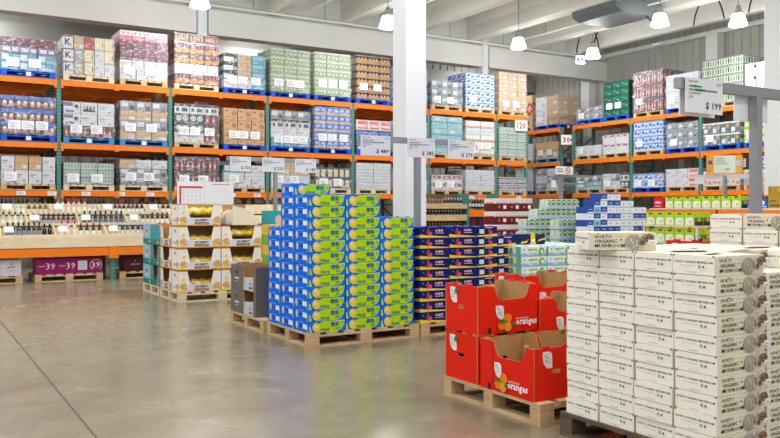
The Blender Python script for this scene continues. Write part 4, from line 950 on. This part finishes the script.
for sd in range(3):
    b = MB(); 
    for q in range(5): b.blob((.05+.09*(q % 3), .06+.1*(q//3)+.03*(q % 2), .05+.02*(q % 2)), (.075, .07, .05), (GY, mat('fbe58a', .4), mat('dcc23a', .5))[(q+sd) % 3], seed=sd*10+q, amp=.22)
    BAGM.append(b.mesh('ginger_bag'))
def fill_tray(x, y, z, rz, lab, n_=3, lift=0):
    for k in range(n_):
        p = Vector((.13+k*.14, .07, .012+lift)); c_, s_ = math.cos(rz), math.sin(rz)
        o = put(BAGM[k % 3], 'ginger_bag', None, (x+p.x*c_-p.y*s_, y+p.x*s_+p.y*c_, z+p.z)); o.rotation_euler.z = rz
        tag(o, 'yellow bag of ginger, %s in the %s' % (('left one', 'middle one', 'right one')[k], lab), 'bag', 'yellow ginger bags')
GX, GYY = 3.455, 11.72
pallet(3.45, 11.7, 1.36, 1.02, WOOD_PALE, 'pale wooden pallet under the white ginger trays')
for i, nn in ((0, 4), (1, 3)):
    for k in range(nn):
        nm = '%s white ginger tray of the %s front column' % (top_of(nn-1-k, nn), ('left', 'right')[i])
        x, y, z = GX+i*.665, GYY, PH+k*.335
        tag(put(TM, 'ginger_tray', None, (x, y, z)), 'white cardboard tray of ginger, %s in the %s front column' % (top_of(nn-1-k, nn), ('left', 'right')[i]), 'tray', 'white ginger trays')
        fill_tray(x, y, z, 0, '%s %s tray' % (top_of(nn-1-k, nn), ('left', 'right')[i]), lift=.05 if k < nn-1 else .14)
# turned trays behind, opening to the aisle on the left
for k in range(3):
    x, y, z = GX, GYY+.37+.62, PH+k*.335
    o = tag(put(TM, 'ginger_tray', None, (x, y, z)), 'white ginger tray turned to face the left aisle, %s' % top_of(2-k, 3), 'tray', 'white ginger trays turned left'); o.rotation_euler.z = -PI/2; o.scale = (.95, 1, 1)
    fill_tray(x, y, z, -PI/2, '%s aisle facing tray' % top_of(2-k, 3), lift=.06)
x, y = 4.13, 12.12
for k in range(4):
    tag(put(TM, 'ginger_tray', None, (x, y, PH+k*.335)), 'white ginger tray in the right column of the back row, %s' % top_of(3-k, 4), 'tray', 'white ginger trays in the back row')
fill_tray(x, y, PH+3*.335, 0, 'topmost back row tray', lift=.08)
# open white carton lying on the right column
b = MB(); b.prism([(0,0),(.42,0),(.42,.08),(.2,.26),(0,.3)], (0,0,0), (1,0,0), (0,0,1), (0,-1,0), .008, mat('e8dcc4', .6), KRAFT); b.box(0,.01,0,.42,.3,.008,KRAFT); b.box(0,.01,.009,.008,.3,.24,GW); b.box(.412,.01,.009,.42,.3,.1,KRAFT); b.box(0.0,.3,0,.42,.308,.2,KRAFT)
tag(b.build('open_carton', loc=(4.3, 11.74, PH+3*.335)), 'open cut down carton with slanting rim on the right ginger column', 'carton')
# teal trays
TQ = mat('1f9cae', .5); TQL = mat('79c4d6', .5); TOM = mat('d8452e', .4)
def teal_tray(w=.5, d=.4, h=.325, shut=False, far=False):
    b = MB(); t = .008     # opening faces -X ; runs along Y
    if shut: side = [(0,0),(w,0),(w,h),(0,h)]
    else: side = [(0,0),(w,0),(w,h),(w*.8,h),(w*.72,h*.3),(w*.28,h*.3),(w*.2,h),(0,h)]
    b.prism(side, (0,w,0), (0,-1,0), (0,0,1), (-1,0,0), t, TQ, KRAFT)
    b.prism([(0,0),(w,0),(w,h),(0,h)], (d,w,0), (0,-1,0), (0,0,1), (1,0,0), t, TQ, KRAFT)
    for y, nn in ((0, -1), (w, 1)): b.prism([(t,0),(d-t,0),(d-t,h),(t,h)], (0,y,0), (1,0,0), (0,0,1), (0,nn,0), t, TQL, KRAFT)
    b.box(t,t,0,d-t,w-t,t,KRAFT)
    g = left(b, w, h, -.001); g.rect(0, .003, w, h*.27, mat('1c7f6a', .5)); g.ell(w*.85, h*.14, w*.05, h*.08, PAPER, 10)
    f = front(b, d, h); f.ell(d*.5, h*.55, d*.18, h*.3, mat('e8c9bc', .5), 10); f.ell(d*.5, h*.62, d*.12, h*.14, TOM, 10); f.ell(d*.5, h*.85, .02, .015, BLACK, 8)
    if far:
        g.rect(0, h*.27, w, h, TQL); g.ell(w*.5, h*.62, w*.2, h*.26, mat('e8c9bc', .5), 12); g.ell(w*.5, h*.66, w*.13, h*.13, TOM, 10)
    return b.mesh('tomato_tray')
TTM = teal_tray(); TTS = teal_tray(shut=True); TTF = teal_tray(shut=True, far=True)
pallet(3.45, 12.78, 1.2, 1.02, WOOD_PALE, 'pale wooden pallet under the teal trays at left')
bm = MB()
bm.blob((0,0,0), (.045,.045,.04), TOM, n=10, amp=.04); bm.blob((0,0,.04), (.015,.015,.008), mat('3f7a34', .5), n=6, k=4, amp=.3); TOMM = bm.mesh('tomato')
for c, y in ((0, 12.8), (1, 13.31)):
    for k in range(3):
        z = PH+k*.335
        tag(put(TTS if (k == 2 and c == 0) else (TTF if c else TTM), 'tomato_tray', None, (3.46, y, z)), 'teal cardboard tray, %s of the %s column at the far left' % (top_of(2-k, 3), ('nearer', 'farther')[c]), 'tray', 'teal tomato trays')
        for q in range(6):
            tag(put(TOMM, 'tomato', None, (3.54+.09*(q//3), y+.14+.1*(q % 3), z+(.13 if not (k == 2) else .3))), 'red tomato in the %s %s teal tray, %s of the %s row' % (top_of(2-k, 3), ('nearer', 'farther')[c], ('right', 'middle', 'left')[q % 3], ('front', 'second')[q//3]), 'tomato', 'tomatoes in the teal trays') if c == 0 else None
        if k == 2 and c == 0:
            tag(MB().box(0,0,0,.38,.48,.01,KRAFT).build('cardboard_liner', loc=(3.47, 12.81, z+.25)), 'cardboard liner holding the top layer of red tomatoes', 'liner')
# teal boxes and mango boxes seen between ginger and pears
pallet(5.0, 11.9, 1.2, 1.0, WOOD_PALE, 'pale pallet under the teal cartons behind the pears')
for i in range(2):
    for k in range(4):
        o = tag(plain_carton(.55, .4, .305, '2aa0ae', lambda f: (f.ell(f.w*.25, f.h*.5, f.w*.12, f.h*.28, mat('dfc0b0', .5)), f.rect(f.w*.5, f.h*.1, f.w*.9, f.h*.2, mat('1c7f6a', .5)))).build('teal_carton', loc=(5.03+i*.57, 11.95, PH+k*.307)), 'teal carton behind the pear stack, %s of the %s column' % (top_of(3-k, 4), ('left', 'right')[i]), 'carton', 'teal cartons behind the pears')
pallet(4.42, 10.5, .8, .6, WOOD, 'pallet under the yellow and green cartons behind the grey trays')
for k in range(7):
    tag(plain_carton(.4, .35, .145, ('e8b41e', '6fae34')[k % 2], lambda f: [f.poly([(f.w*(.05+.2*i), f.h*.1), (f.w*(.15+.2*i), f.h*.5), (f.w*(.05+.2*i), f.h*.9), (f.w*(.1+.2*i), f.h*.9), (f.w*(.2+.2*i), f.h*.5), (f.w*(.1+.2*i), f.h*.1)], mat('caa010', .5, var=0)) for i in range(4)]).build('yellow_fruit_carton', loc=(4.44, 10.52, PH+k*.147)), 'narrow yellow or green carton left of the pear stack, %s' % top_of(6-k, 7), 'carton', 'yellow and green cartons')
# grey cut-front trays
GD = mat('6e6863', .6); GLT = mat('c9c9cc', .5)
def grey_tray(w=.40, d=.4, h=.288):
    b = MB(); t = .008; cut = [(0,0),(w,0),(w,h),(w*.86,h),(w*.83,h*.62),(w*.12,h*.56),(w*.08,h),(0,h)]
    b.prism(cut, (0,w,0), (0,-1,0), (0,0,1), (-1,0,0), t, GD, KRAFT_D)
    b.prism([(0,0),(w,0),(w,h),(0,h)], (d,w,0), (0,-1,0), (0,0,1), (1,0,0), t, GD, KRAFT_D)
    for y, nn in ((0,-1),(w,1)): b.prism([(t,0),(d-t,0),(d-t,h),(t,h)], (0,y,0), (1,0,0), (0,0,1), (0,nn,0), t, GD, KRAFT_D)
    b.box(t,t,0,d-t,w-t,t,KRAFT_D)
    g = left(b, w, h); g.poly([(w*.06,.006),(w*.84,.004),(w*.83,h*.6),(w*.12,h*.53)], GLT); g.poly([(w*.02,.01),(w*.06,.01),(w*.1,h*.5),(w*.05,h*.9)], mat('b9a93a', .5)); strokes(g, w*.5, h*.28, w*.28, h*.09, mat('8a8a90', .5, var=0), 5); g.rect(w*.52, h*.12, w*.8, h*.17, INK); g.poly([(w*.13,h*.2),(w*.2,h*.3),(w*.16,h*.4)], mat('b9a93a', .5))
    return b.mesh('grey_tray')
def grey_end(w=.40, d=.4, h=.288):
    b = MB(); t = .008
    b.prism([(0,0),(w,0),(w,h),(0,h)], (0,w,0), (0,-1,0), (0,0,1), (-1,0,0), t, GD, KRAFT_D); b.prism([(0,0),(w,0),(w,h),(0,h)], (d,w,0), (0,-1,0), (0,0,1), (1,0,0), t, GD, KRAFT_D)
    for y, nn in ((0,-1),(w,1)): b.prism([(t,0),(d-t,0),(d-t,h),(t,h)], (0,y,0), (1,0,0), (0,0,1), (0,nn,0), t, GD, KRAFT_D)
    b.box(t,t,0,d-t,w-t,t,KRAFT_D)
    g = left(b, w, h); g.ell(w*.5, h*.7, .035, .02, BLACK, 10); g.rect(w*.35, h*.42, w*.7, h*.47, PAPER); g.rect(w*.4, h*.3, w*.65, h*.34, mat('b0b0b4', .5, var=0))  # hand hole shown by its dark alone, a black oval on the end
    return b.mesh('grey_tray')
GT, GE = grey_tray(), grey_end()
pallet(3.41, 8.32, 1.2, 1.08, WOOD, 'wooden pallet under the grey cardboard trays')
for k in range(2):
    nm = ('lower', 'upper')[k]
    tag(put(GE, 'grey_tray', None, (3.42, 8.985, PH+k*.29)), '%s dark grey tray with a dark painted hand hole, farther one beside the pears' % nm, 'tray', 'dark grey trays')
    tag(put(GT, 'grey_tray', None, (3.42, 8.575, PH+k*.29)), '%s dark grey tray with cut front and pale print beside the pears' % nm, 'tray', 'dark grey trays')

# ================================================================= ORANGE BOXES
RD = mat('e6240c', .6, var=.05, spec=.15); RDD = mat('c81d0c', .5); LEAF = mat('2f7a34', .5, var=0); OR = mat('f08a12', .5, var=.1); ORL = mat('f7b63a', .5, var=0)
def red_box(w=.555, d=.395, h=.343, turned=False):
    """long cut face to -Y, closed end with hand hole to -X"""
    b = MB(); t = .007; c = .1
    cut = [(0,0),(w,0),(w,h),(w*.88,h), (w*.855,h*.93),(w*.82,h*.78),(w*.77,h*.71),(w*.40,h*.69),(w*.34,h*.72),(w*.30,h*.82),(w*.27,h*.95),(w*.24,h),(0,h)]
    b.prism(cut, (0,0,0), (1,0,0), (0,0,1), (0,-1,0), t, RD, KRAFT)
    b.prism([(w-x, y) for x, y in cut], (w,d,0), (-1,0,0), (0,0,1), (0,1,0), t, RD, KRAFT)
    def endp(hole=True):
        D = d-2*t; hx0, hx1, hy0, hy1 = D*.40, D*.60, h*.50, h*.58
        o = [(0,0),(D,0),(D,h),(0,h),(0,hy0+.01)]
        H = [(hx0,hy0+.01),(hx0+.008,hy1),(hx1-.008,hy1),(hx1,hy0+.014),(hx1-.008,hy0),(hx0+.008,hy0),(hx0,hy0+.009)]
        return o+H+[(0,hy0+.009)]
    b.prism([(t+a, c_) for a, c_ in endp()], (0,d,0), (0,-1,0), (0,0,1), (-1,0,0), t, RD, KRAFT)
    b.prism([(t+a, c_) for a, c_ in endp()], (w,0,0), (0,1,0), (0,0,1), (1,0,0), t, RD, KRAFT)
    b.box(t,t,0,w-t,d-t,t,KRAFT)
    b.box(.002,-.004,.0,.135,-.0005,h-.004,RD); b.box(w-.075,-.004,0,w-.002,-.0005,h-.004,RD)       # wrap strips
    for x in (.05, w-.1): b.box(x, .0, h, x+.05, .012, h+.014, KRAFT)                           # stacking tabs
    for y in (.08, d-.14): b.box(.0, y, h, .012, y+.06, h+.012, RD); b.box(w-.012, y, h, w, y+.06, h+.012, RD)
    b.box(.09,-.0055,.0,.115,-.0042,.045,BLACK)
    for z in (.1,.22): b.box(.012,d-.004,z,.03,d+.001,z+.03,BLACK)
    f = Face(b, (0,-.004,0), (1,0,0), (0,0,1), (0,-1,0), w, h)
    def leafmark(F, x, y, s):
        F.poly([(x+.012*s,y-.004*s),(x-.006*s,y),(x-.024*s,y+.02*s),(x-.031*s,y+.045*s),(x-.032*s,y+.08*s),(x,y+.083*s),(x+.022*s,y+.078*s),(x+.030*s,y+.065*s),(x+.032*s,y-.002*s)], PAPER)
        F.rect(x-.02*s, y+.06*s, x-.008*s, y+.066*s, LEAF)
        for k in range(3): F.rect(x-.018*s, y+(.05-.012*k)*s, x+.014*s, y+(.053-.012*k)*s, mat('8fa39a', .6, var=0))
    leafmark(f, w*.355, h*.30, 1.2)
    ox, oy = w*.475, h*.2
    f.ell(ox, oy+.035, .040, .036, OR, 14); f.ell(ox-.055, oy-.012, .036, .034, OR, 14); f.ell(ox+.0, oy-.025, .036, .034, OR, 14); f.ell(ox+.0, oy-.025, .032, .030, ORL, 14); f.ell(ox, oy-.025, .026, .024, mat('f6a02c', .5, var=0), 12)
    for k in range(6): a = k*PI/3; f.poly([(ox, oy-.025), (ox+.026*math.cos(a-.06), oy-.025+.024*math.sin(a-.06)), (ox+.026*math.cos(a+.06), oy-.025+.024*math.sin(a+.06))], ORL)
    f.ell(ox-.06, oy+.018, .02, .012, LEAF, 8, .5); f.ell(ox+.045, oy-.005, .022, .012, LEAF, 8, .3); f.ell(ox-.03, oy+.02, .014, .01, LEAF, 8, -.5)
    f.text('sweet & juicy', w*.59, h*.26, .022, PAPER, w=.12, bold=0); f.text('oranges', w*.585, h*.11, .052, PAPER, w=.205, bold=.03)
    g = left(b, d, h); leafmark(g, d*.26, h*.62, 1.35); g.ell(d*.36, h*.86, .02, .022, mat('17875a', .5, var=0), 12)
    F = Face(b, (w,0,0), (0,1,0), (0,0,1), (1,0,0), d, h); leafmark(F, d*.3, h*.62, 1.3)
    return b.mesh('orange_box')
RM = red_box()
pallet(3.46, 3.82, 1.2, 1.07, WOOD, 'wooden pallet under the red orange boxes')
def rbox(x, y, z, rz, lab): o = tag(put(RM, 'orange_box', None, (x, y, z)), lab, 'fruit box', 'red cardboard boxes for oranges'); o.rotation_euler.z = rz; return o
rbox(3.465, 4.48, PH, 0, 'red oranges box at the bottom left with white leaf label on its end')
rbox(3.465, 4.475, PH+.355, 0, 'red oranges box on top at the left, empty and cut open in front')
rbox(3.463, 4.44, PH, -PI/2, 'red oranges box in front at the bottom, its word oranges facing the aisle')
rbox(3.875, 4.44, PH, -PI/2, 'red oranges box at the bottom right, partly behind the mushroom cartons')
# kraft tray under the shifted box
tag(plain_carton(.555, .39, .235, 'b98f5e').build('kraft_carton', loc=(4.035, 4.46, PH)), 'plain brown carton hidden under the upper right red box', 'carton')
rbox(4.035, 4.455, PH+.237, .0, 'red oranges box at the right with big cut front, left of mushroom stack')
pallet(4.3, 4.95, 1.3, 1.05, WOOD, 'wooden pallet under the farther red oranges boxes')
for i in range(2):
    for k in range(2): rbox(4.36+i*.575, 5.0, PH+k*.355, 0, '%s red oranges box of the %s farther column' % (('lower', 'upper')[k], ('left', 'right')[i]))
tag(put(pallet_mesh(1.2, .62, WOOD, h=.085), 'wooden_pallet', None, (5.25, 3.95, 0)), 'low wooden pallet under the tall red boxes behind the mushrooms', 'pallet', 'wooden pallets on the floor')
for k in range(3): rbox(5.42, 4.05, .086+k*.355, 0, '%s red oranges box behind the mushroom cartons at right' % top_of(2-k, 3))

# ================================================================= MUSHROOM CARTONS
CR = mat('e8dec6', .6, var=.03); CRE = mat('f9f5ea', .6, var=.02); MK = mat('302a28', .7, var=0); MB1 = mat('aaa294', .6, var=.35, scale=60); MB2 = mat('8b6f56', .6, var=.35, scale=60); MGN = mat('21a567', .6, var=0); MGD = mat('2f6b58', .6, var=0)
def mushroom_mesh(w=.398, d=.2585, h=.0995):
    b = MB(); b.box(0, 0, 0, w, d, h-.0, CR)
    b.box(-.0008, .003, .002, 0, d-.003, h-.001, CRE)          # whiter end panel
    b.box(.004, .003, h, w-.004, d-.003, h+.0008, CR)
    for y in (.004, d-.014): b.box(-.0015, y, h-.006, .006, y+.01, h+.0016, mat('5c5348', .7, var=0))
    g = left(b, d, h, -.0008)
    g.text('HOKTO ORGANIC MUSHROOM', d*.05, h*.60, h*.12, MK, w=d*.9, bold=.01)
    g.text('HOKTO ORGANIC FUNGI', d*.2, h*.45, h*.05, mat('8d8378', .7, var=0), w=d*.36, bold=0); g.ell(d*.65, h*.44, .0075, .0085, MGN, 8); g.ell(d*.65, h*.44, .003, .004, CRE, 6); g.ell(d*.75, h*.43, .006, .007, MGD, 8)
    g.rect(d*.36, h*.13, d*.6, h*.155, mat('b0a698', .7, var=0)); g.rect(d*.02, h*.05, d*.034, h*.1, mat('5c5348', .7, var=0))
    f = front(b, w, h)
    for k, t in enumerate(('HOKTO', 'ORGANIC', 'MUSHROOM')): f.text(t, w*.09, h*(.68-.26*k), h*.2, MK, w=w*(.25, .33, .44)[k], bold=.008)
    f.rect(w*.38, h*.80, w*.55, h*.815, mat('8d8378', .7, var=0)); f.ell(w*.47, h*.60, .006, .006, mat('c04a2a', .6, var=0), 8)
    rnd = random.Random(3)
    def bl(cx, cy, rx, ry, m, n_=18, j=.1):
        f.poly([(cx+rx*(1+rnd.uniform(-j, j))*math.cos(2*PI*i/n_), cy+ry*(1+rnd.uniform(-j, j))*math.sin(2*PI*i/n_)) for i in range(n_)], m)
    bl(w*.66, h*.46, w*.125, h*.44, MB1)
    for i in range(9): bl(w*.685+rnd.uniform(-.03, .03), h*.46+rnd.uniform(-.03, .03), .005, .005, mat('ece4d4', .6, var=0), 7)
    for i in range(7): bl(w*.685+rnd.uniform(-.035, .03), h*.46+rnd.uniform(-.03, .025), .004, .003, mat('a79a84', .6, var=0), 7)
    bl(w*.85, h*.7, w*.10, h*.25, MB2); bl(w*.77, h*.42, w*.04, h*.14, mat('6b5342', .6))
    for i in range(8): bl(w*.86+rnd.uniform(-.03, .028), h*.7+rnd.uniform(-.015, .014), .006, .005, mat('5a4334', .6, var=0) if i % 2 else mat('b79a7c', .6, var=0), 7)
    f.rect(w*.84, h*.36, w*.97, h*.60, mat('e9ecf4', .5, var=0)); f.rect(w*.86, h*.42, w*.94, h*.47, mat('9aa0b4', .5, var=0))
    f.poly([(w*.08,h-.001),(w*.12,h-.001),(w*.1,h-.006)], mat('5c5348', .7, var=0))
    return b.mesh('mushroom_carton')
MM = mushroom_mesh(); MH = .1017
pallet(3.46, 2.47, 1.25, 1.17, WOOD_DARK, 'dark weathered pallet under the front mushroom cartons')
MC = ('farthest', 'third', 'second', 'nearest')
cnt = {}
for j in range(4):             # along Y from the nearest
    for i in range(3):
        nn = 10; y = 2.54+j*.2675; x = 3.48+i*.404
        if i == 1 and j == 0: nn = 9
        ox = (0, .012, -.004)[i]
        for k in range(nn):
            dx = random.uniform(-.007, .007); dy = random.uniform(-.0025, .0025)
            if i == 0 and j == 1 and k in (6,): dx -= .009
            if i == 0 and j == 0 and k in (8, 9): dx -= .006
            o = put(MM, 'mushroom_carton', None, (x+ox+dx, y+dy, PH+k*MH)); o.rotation_euler.z = random.uniform(-.008, .008)
            tag(o, 'mushroom carton, %s of the %s column, %s row, front stack' % (top_of(nn-1-k, nn), ('nearest', 'second nearest', 'third nearest', 'farthest')[j], ('aisle side', 'middle', 'inner')[i]), 'carton', 'cream mushroom cartons of the front stack')
o = put(MM, 'mushroom_carton', None, (3.335, 3.275, PH+10*MH+.002)); o.rotation_euler.z = -.48
tag(o, 'cream mushroom carton lying askew alone on top of the front stack', 'carton')
# paper sheets on top
for i, (x, y, w, d, a, c) in enumerate(((3.55, 2.62, .2, .14, .3, 'f0eeec'), (3.6, 2.9, .22, .15, -.4, 'eef0ee'), (3.95, 2.75, .2, .14, .1, 'f2ecef'), (4.0, 3.05, .22, .15, .7, 'f0eeec'), (4.35, 2.95, .2, .15, -.2, 'eceef2'))):
    b = MB(); b.box(0, 0, 0, w, d, .004, mat(c, .6)); b.box(.02,.02,.004,.05,.04,.0045,mat('e0448a',.6,var=0)); b.box(.09,.07,.004,.12,.09,.0045,mat('2fae74',.6,var=0)); b.box(.14,.03,.004,.16,.05,.0045,mat('4a62c8',.6,var=0))
    z = PH+10*MH+.002
    o = b.build('printed_leaflet', loc=(x, y, z)); o.rotation_euler = (-.18, 0, a); o.location.z = z+w*.03; tag(o, 'white leaflet with small coloured marks on the front mushroom stack, %s' % ('nearest', 'second nearest', 'third nearest', 'fourth nearest', 'farthest')[i], 'leaflet', 'leaflets on the mushroom cartons')
# second mushroom stack behind
pallet(4.98, 2.6, 1.3, 1.2, WOOD_DARK, 'dark pallet under the farther mushroom cartons at right')
for j in range(4):
    for i in range(2):
        nn = (11, 11, 12, 12)[j] if i == 0 else 11
        x, y = 5.03+i*.405, 2.66+j*.27
        for k in range(nn):
            o = put(MM, 'mushroom_carton', None, (x+random.uniform(-.004, .004), y, PH+k*MH))
            if i == 0 and j == 2 and k == nn-1: o.location = (5.035, 3.462, PH+k*MH); o.rotation_euler.z = -PI/2
            tag(o, 'mushroom carton, %s of the %s column, %s row, farther stack' % (top_of(nn-1-k, nn), ('nearest', 'second nearest', 'third nearest', 'farthest')[j], ('aisle side', 'inner')[i]), 'carton', 'cream mushroom cartons of the farther stack')

# ================================================================= SIGN FRAMES
def price_sign(parent, x, y, z, w, h, price, hl=False, blank=False, flip=False):
    b = MB(); b.box(0, -.006, 0, w, .006, h, mat('e3e4ea', .5, var=.02)); f = front(b, w, h, -.006)
    ink = mat('3a3a40', .7, var=0); lt = mat('8a8a92', .7, var=0)
    if not blank:
        f.text(price, w*.52, h*.1, h*.24, ink, w=w*.44, bold=.02)
        if hl: f.rect(w*.17, h*.74, w*.31, h*.8, mat('2fd35a', .5, var=0)); f.rect(w*.24, h*.63, w*.5, h*.70, mat('2fd35a', .5, var=0))
        for yy, x1 in ((.90,.3),(.76,.42),(.66,.78),(.56,.35)): 
            x_ = w*.06
            while x_ < w*x1: ww = random.uniform(.008, .022); f.rect(x_, h*yy-.004, x_+ww, h*yy+.005, ink if yy in (.76, .66) else lt); x_ += ww+.005; f.k -= 1
            f.k += 1
        f.rect(w*.82, h*.86, w*.94, h*.89, lt); f.rect(w*.05, h*.44, w*.15, h*.47, lt)
    o = b.build('price_sign', parent, (x, y, z))
    if flip: o.rotation_euler.z = PI
    return o
def sign_frame(x, y, zb, x0, x1, label, signs, post=.07):
    r = root('sign_stand', (x, y, 0), label, 'sign stand')
    MB().box(-post/2, -post/2, .012, post/2, post/2, zb, STEEL).build('post', r); MB().box(-.25, -.25, 0, .25, .25, .0118, STEEL).build('base_plate', r)
    MB().box(x0-x, -.03, zb, x1-x, .03, zb+.075, STEEL).build('crossbar', r)
    for (sx, w, h, pr, kw) in signs:
        price_sign(r, sx-x, -.045, zb+.075-h if not kw.get('low') else zb-h, w, h, pr, kw.get('hl', False), kw.get('blank', False))
        MB().box(sx-x+.02, -.038, zb+.02, sx-x+.06, -.031, zb+.05, GREY).build('bracket', r); MB().box(sx-x+w-.06, -.038, zb+.02, sx-x+w-.02, -.031, zb+.05, GREY).build('bracket', r)
    return r
r = sign_frame(5.67, 3.79, 2.275, 4.74, 6.8, 'tall grey sign post and bar at right carrying the $ 199 price sign', [(4.78, .41, .25, '$ 199', {'hl': True})])
price_sign(r, .22, .05, 2.09, .42, .22, '', blank=True, flip=True); price_sign(r, -.44, .05, 2.09, .40, .25, '', blank=True, flip=True)
sign_frame(5.6, 8.5, 2.235, 4.72, 6.5, 'grey sign stand before the big column with $ 489, $ 285 and $ 279 signs', [(4.74, .42, .25, '$ 489', {}), (5.42, .42, .25, '$ 285', {}), (6.05, .42, .25, '$ 279', {})])
sign_frame(5.6, 13.1, 2.235, 4.7, 6.45, 'grey sign stand above the ginger with $ 155, $ 225 and $ 145 signs', [(4.74, .38, .25, '$ 155', {}), (5.33, .42, .25, '$ 225', {}), (5.96, .42, .25, '$ 145', {})], post=.06)
r = root('sign_stand', (16.61, 11.9, 0), 'grey sign stand before the right rack with a large orange framed poster', 'sign stand')
MB().box(-.035, -.035, .012, .035, .035, 2.2, STEEL).build('post', r); MB().box(-.25,-.25,0,.25,.25,.0118,STEEL).build('base_plate', r)
sg = bpy.data.objects.new('sign_head', None); 
MB().bar((-.3, .65, 2.17), (.45, -.9, 2.17), .05, .11, mat('c9ccd0', .5)).build('crossbar', r)
Rz = -1.12
def flat(name, cx, cy, z, w, h, c, marks=None):
    b = MB(); b.box(-w/2, -.008, 0, w/2, .008, h, mat(c, .5)); f = Face(b, (-w/2, -.008, 0), (1,0,0), (0,0,1), (0,-1,0), w, h)
    if marks: marks(f)
    o = b.build(name, r, (cx, cy, z)); o.rotation_euler.z = Rz+.45; return o
def poster(f):
    p = mat('dfe6d8', .6, var=0); f.rect(f.w*.2, f.h*.05, f.w*.80, f.h*.95, p); f.ell(f.w*.1, f.h*.6, f.w*.06, f.h*.12, mat('6a4fa0', .5)); f.text('1,899', f.w*.5, f.h*.16, f.h*.12, INK)
    for i in range(4): f.rect(f.w*.26, f.h*(.5+.1*i), f.w*(.6-.05*i), f.h*(.53+.1*i), mat('8a9488', .6, var=0))
    f.rect(f.w*.8, f.h*.4, f.w*.96, f.h*.7, mat('c9cbe0', .6, var=0))
flat('poster', -.02, -.0, 2.24, .82, .45, 'f0a63a', poster)
flat('notice_plate', .30, -.20, 2.4, .24, .2, 'e8e8e8', lambda f: [f.rect(f.w*.1, f.h*(.2+.3*i), f.w*.9, f.h*(.3+.3*i), INK) for i in range(3)])
def nosmoke(f):
    f.rect(f.w*.05, f.h*.3, f.w*.4, f.h*.4, INK); f.rect(f.w*.05, f.h*.6, f.w*.4, f.h*.7, INK)
    f.ell(f.w*.7, f.h*.5, f.h*.42, f.h*.42, mat('c8202c', .5, var=0), 16); f.ell(f.w*.7, f.h*.5, f.h*.3, f.h*.3, PAPER, 16); f.rect(f.w*.7-f.h*.16, f.h*.44, f.w*.7+f.h*.16, f.h*.56, INK)
    a = f.h*.3; f.poly([(f.w*.7-a*.75, f.h*.5+a*.6), (f.w*.7-a*.6, f.h*.5+a*.75), (f.w*.7+a*.75, f.h*.5-a*.6), (f.w*.7+a*.6, f.h*.5-a*.75)], mat('c8202c', .5, var=0))
flat('no_smoking_plate', .585, -.56, 2.4, .42, .24, 'eeeeee', nosmoke)
for cx, cy in ((-.32, .5), (.35, -.35)):
    flat('small_card', cx, cy-.03, 2.0, .2, .16, 'e6e8f4')
bpy.data.objects.remove(sg)
r = root('sign_stand', (13.9, 14.6, 0), 'small grey sign stand with no smoking sign before the far corner', 'sign stand')
MB().box(-.04,-.04,.012,.04,.04,2.45,STEEL).build('post', r); MB().box(-.25,-.25,0,.25,.25,.0118,STEEL).build('base_plate', r)
MB().box(-.25,-.03,2.2,.9,.03,2.26,STEEL).build('crossbar', r); MB().box(-.5,-.03,2.02,.9,.03,2.06,STEEL).build('crossbar', r)
Rz = -.4; flat('no_smoking_plate', .05, -.08, 2.26, .6, .2, 'eeeeee', nosmoke); flat('small_card', -.3, -.07, 1.93, .16, .18, 'e6e8f4')
r = root('notice_stand', (4.36, 13.0, 0), 'white notice board with red header above the ginger trays', 'sign')
b = MB(); b.box(-.55,-.01,0,.42,.01,.42,PAPER); f = Face(b, (-.55,-.01,0), (1,0,0), (0,0,1), (0,-1,0), .97, .42)
rdm = mat('c8202c', .5, var=0); f.rect(.03,0.0,.06,.34,rdm); f.rect(.06,.31,.42,.34,rdm); f.rect(.6,.37,.9,.385,mat('e08a90',.5,var=0))
for k in range(5): f.rect(.1+.07*k,.02,.103+.07*k,.3,mat('9a9aa4',.6,var=0))
for k in range(4): f.rect(.06,.06+.06*k,.42,.062+.06*k,mat('b5b5bf',.6,var=0)); f.rect(.5,.08+.06*k,.9,.082+.06*k,mat('c9c9d3',.6,var=0))
f.rect(.45,0,.454,.42,mat('b5b5bf',.6,var=0))
b.build('board', r, (0, 0, 1.44)); MB().box(-.03,.011,.012,.03,.05,1.8,STEEL).build('post', r); MB().box(-.2,-.2,0,.2,.2,.0118,STEEL).build('base_plate', r)
